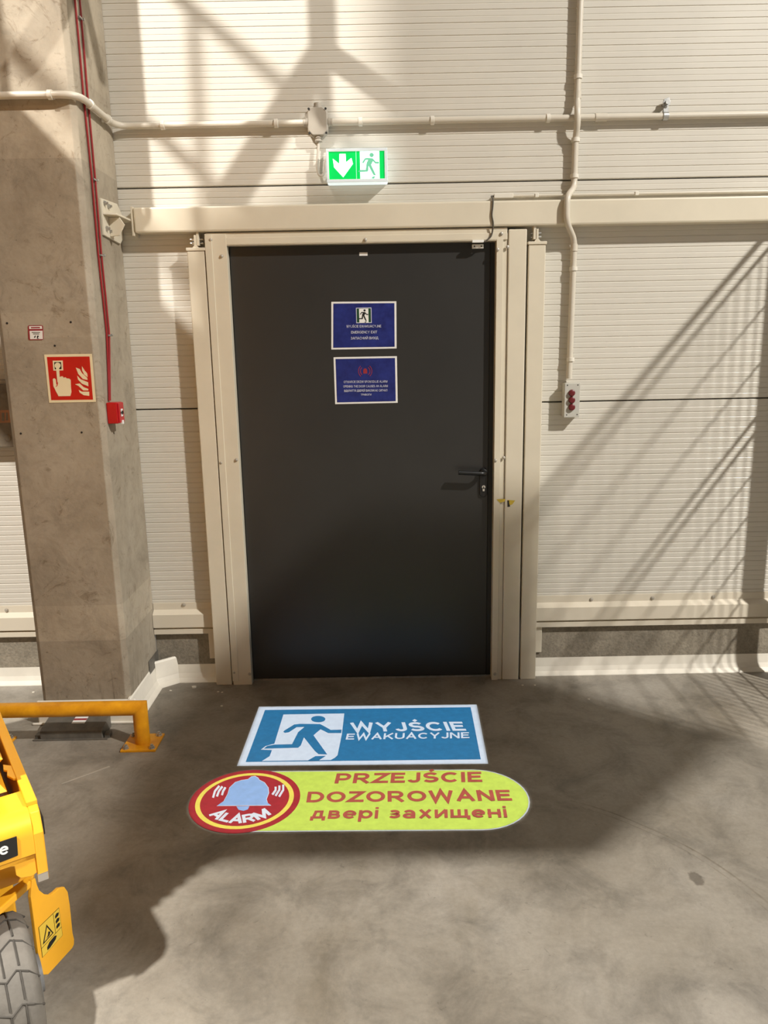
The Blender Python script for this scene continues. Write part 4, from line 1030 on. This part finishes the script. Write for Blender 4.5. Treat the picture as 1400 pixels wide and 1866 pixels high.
# wheels
def wheel(cx, cy, r, wd):
    prof = [(r * .55, -wd / 2), (r * .80, -wd / 2), (r * .92, -wd / 2 + .006), (r, -wd / 2 + .022), (r + .003, 0), (r, wd / 2 - .022), (r * .92, wd / 2 - .006), (r * .80, wd / 2), (r * .55, wd / 2)]
    m = MB(); m.lathe((cx, cy, r), (1, 0, 0), prof, 40); ty = L_(m, 'tyre', M_tyre, smooth=True)
    m = MB(); m.lathe((cx - wd / 2 - .004, cy, r), (1, 0, 0), [(r * .56, 0), (r * .56, wd + .008)], 24); m.lathe((cx - wd / 2 - .014, cy, r), (1, 0, 0), [(r * .28, 0), (r * .28, wd + .028)], 16); L_(m, 'hub', M_housing, smooth=True)
    # tread grooves: zigzag lines cut across, drawn as thin sunk strips
    for k in range(14):
        t0 = 2 * math.pi * k / 14
        zz = [(-.5, 0), (-.30, .10), (-.10, .16), (.10, .06), (.30, .12), (.5, .24)]
        pts = []
        for a, b in zz:
            x = cx + a * wd * .98; rr = r + .0028 - (abs(a) * 2) ** 4 * .022
            t = t0 + b * 1.1; pts.append((x, cy + rr * math.cos(t), r + rr * math.sin(t)))
        m = MB(); m.tube(pts, .0026, 5); L_(m, 'tread_groove', M_groove, ty)
        for a, b, c_ in ((-.12, .16, .50), (.16, .07, .42)):
            q = []
            for i in range(4):
                t = t0 + (b + (c_ - b) * i / 3) * 1.1; rr = r + .003; q.append((cx + a * wd, cy + rr * math.cos(t), r + rr * math.sin(t)))
            m = MB(); m.tube(q, .0022, 5); L_(m, 'tread_groove', M_groove, ty)
wheel(-.108, .05, .155, .115); wheel(-LW + .108, .05, .155, .115); wheel(-.108, LL - .2, .155, .115); wheel(-LW + .108, LL - .2, .155, .115)
m = MB(); m.cyl((-LW + .16, .05, .155), (-.16, .05, .155), .03, 12); m.cyl((-LW + .16, LL - .2, .155), (-.16, LL - .2, .155), .03, 12); L_(m, 'axle', M_black, smooth=True)
# raised scissor stack
NST, ARM, HST = 3, 1.36, .82
zb_ = .50; half = math.sqrt(ARM ** 2 - HST ** 2)
y0s = .12; 
for k in range(NST):
    za, zt_ = zb_ + k * HST, zb_ + (k + 1) * HST
    for x in (-.15, -LW + .15):
        for q, dxx in ((0, 0), (1, .045)):
            ya, yb_ = (y0s, y0s + half) if q == 0 else (y0s + half, y0s)
            d = Vector((0, yb_ - ya, HST)).normalized(); nn = Vector((0, -d.z, d.y)) * .05
            A_ = Vector((x + dxx, ya, za)); B_ = Vector((x + dxx, yb_, zt_))
            m = MB(); m.prism([A_ - nn, B_ - nn, B_ + nn, A_ + nn], (.035, 0, 0)); L_(m, 'scissor_arm', M_lift, bevel=.003)
    for yy, zz in ((y0s, za), (y0s + half, za), (y0s + half / 2, za + HST / 2)):
        m = MB(); m.cyl((-LW + .13, yy, zz), (-.09, yy, zz), .028, 12); L_(m, 'pivot_tube', M_housing, smooth=True)
# pleated cover added round the lower stack to block the left lamp
bl_p = []
m = MB(); npl_ = 26; zA_, zB_ = .60, 2.80
rings = []
for k in range(npl_ * 2 + 1):
    z = zA_ + (zB_ - zA_) * k / (npl_ * 2); i_ = .03 if k % 2 else 0
    rings.append([m.bm.verts.new(p) for p in ((-LW + .04 + i_, .14 + i_, z), (-.05 - i_, .14 + i_, z), (-.05 - i_, 1.05 - i_, z), (-LW + .04 + i_, 1.05 - i_, z))])
for A_, B_ in zip(rings, rings[1:]): m.bridge(A_, B_)
m.bm.faces.new(rings[-1]); L_(m, 'blocker_bellows', M_lift)
zp = zb_ + NST * HST + .06
PL = 1.38
m = MB(); m.box((-LW, 0, zp), (0, PL, zp + .09)); L_(m, 'platform_deck', M_lift, bevel=.004)
PH = 1.08
for x in (-LW + .02, -.02):
    for yy in (.02, PL * .33, PL * .66, PL - .02):
        m = MB(); m.cyl((x, yy, zp + .09), (x, yy, zp + .09 + PH), .02, 10); L_(m, 'rail_post', M_lift, smooth=True)
    for hz in (PH, PH * .55):
        m = MB(); m.cyl((x, .02, zp + .09 + hz), (x, PL - .02, zp + .09 + hz), .02, 10); L_(m, 'guard_bar', M_lift, smooth=True)
for yy in (.02, PL - .02):
    for hz in (PH, PH * .55):
        m = MB(); m.cyl((-LW + .02, yy, zp + .09 + hz), (-.02, yy, zp + .09 + hz), .02, 10); L_(m, 'guard_bar', M_lift, smooth=True)

# ------------------------------------------------------------------ unseen board added and outlined to shade wall and floor from the left lamp
hbz, hby = 5.65, -2.6
ab = empty('blocker_board', (-1.0, hby, 2.57), label='large plain grey board added out of view to block the left lamp', cat='board')
flat('board', [(x, hby + .02, z) for x, z in ((-1.40, 2.57), (-.55, 2.57), (-.42, hbz), (-1.511, hbz), (-1.511, 5.083), (-1.654, 5.031), (-1.90, 4.92), (-1.90, 3.2))], M_housing, ab, FRONT, .04, .04)
for xx in (-1.40, -.50):
    m = MB(); m.cyl((xx, hby, hbz - .02), (xx, hby, 8.15), .008, 8); m.build('suspension_rod', M_galv, ab)
# unseen forked strut added near the wall to cast its forked shadow
fy = -.6
fk = empty('shadow_strut', (-.57, fy, 3.43), label='grey forked strut added out of view above the exit light for its wall shadow', cat='strut')
def bar(name, a, b, wd):
    a, b = Vector(a), Vector(b); d = (b - a).normalized(); n = Vector((-d.z, 0, d.x)) * wd / 2
    m = MB(); m.prism([a - n, b - n, b + n, a + n], (0, .05, 0)); m.build(name, M_housing, fk, bevel=.003)
bar('shadow_mast', (-.565, fy - .025, 3.42), (-.60, fy - .025, 8.15), .085)
bar('shadow_brace', (-.58, fy - .024, 3.47), (-.30, fy - .024, 3.285), .065)
bar('shadow_brace', (-.545, fy - .024, 3.47), (-.985, fy - .024, 2.90), .085)
bar('shadow_tie_rod', (-.56, fy - .02, 3.44), (-.555, fy - .02, 3.16), .028)

# ------------------------------------------------------------------ unseen stack added beyond the fence to keep the right lamp off the floor
gs = empty('blocker_stack', (2.8, -2.7, 0), label='tall stack added out of view beyond the mesh fence to block the right lamp', cat='light blocker')
for k_ in range(3):
    z0 = k_ * 1.22
    for yy in (-3.3, -2.7, -2.1):
        m = MB(); m.box((2.5, yy - .05, z0), (3.1, yy + .05, z0 + .10)); m.build('blocker_runner', M_cabinet, gs)
    m = MB(); m.box((2.5, -3.35, z0 + .10), (3.1, -2.05, z0 + .125)); m.build('blocker_deck', M_cabinet, gs)
    m = MB(); m.box((2.53, -3.32, z0 + .125), (3.07, -2.08, z0 + 1.22)); m.build('blocker_load', M_softwhite, gs, bevel=.02)

# ------------------------------------------------------------------ lamps of the hall
for k, (p, w, c_) in enumerate(LAMPS):
    p = Vector(p)
    lab = ['round grey high-bay lamp under the roof over the right-hand bay', 'round grey high-bay lamp under the roof over the lift', 'round grey high-bay lamp further back in the hall'][k]
    e = empty('high_bay_lamp', p, label=lab, cat='lamp', group='high-bay lamps under the roof')
    m = MB(); m.lathe(p + UPN * .03, (0, 0, 1), [(.20, 0), (.21, .01), (.20, .06), (.12, .10), (.05, .14), (.05, .22)], 28); m.build('housing', M_housing, e, smooth=True)
    m = MB(); m.tube([p + UPN * .24, p + UPN * .5], .006, 6); m.build('suspension_rod', M_galv, e)
    ld = bpy.data.lights.new('lamp_light', 'AREA'); ld.shape = 'DISK'; ld.size = LAMP_SIZE[k]; ld.energy = w; ld.color = c_
    lo = bpy.data.objects.new('lamp_light', ld); col.objects.link(lo); lo.parent = e
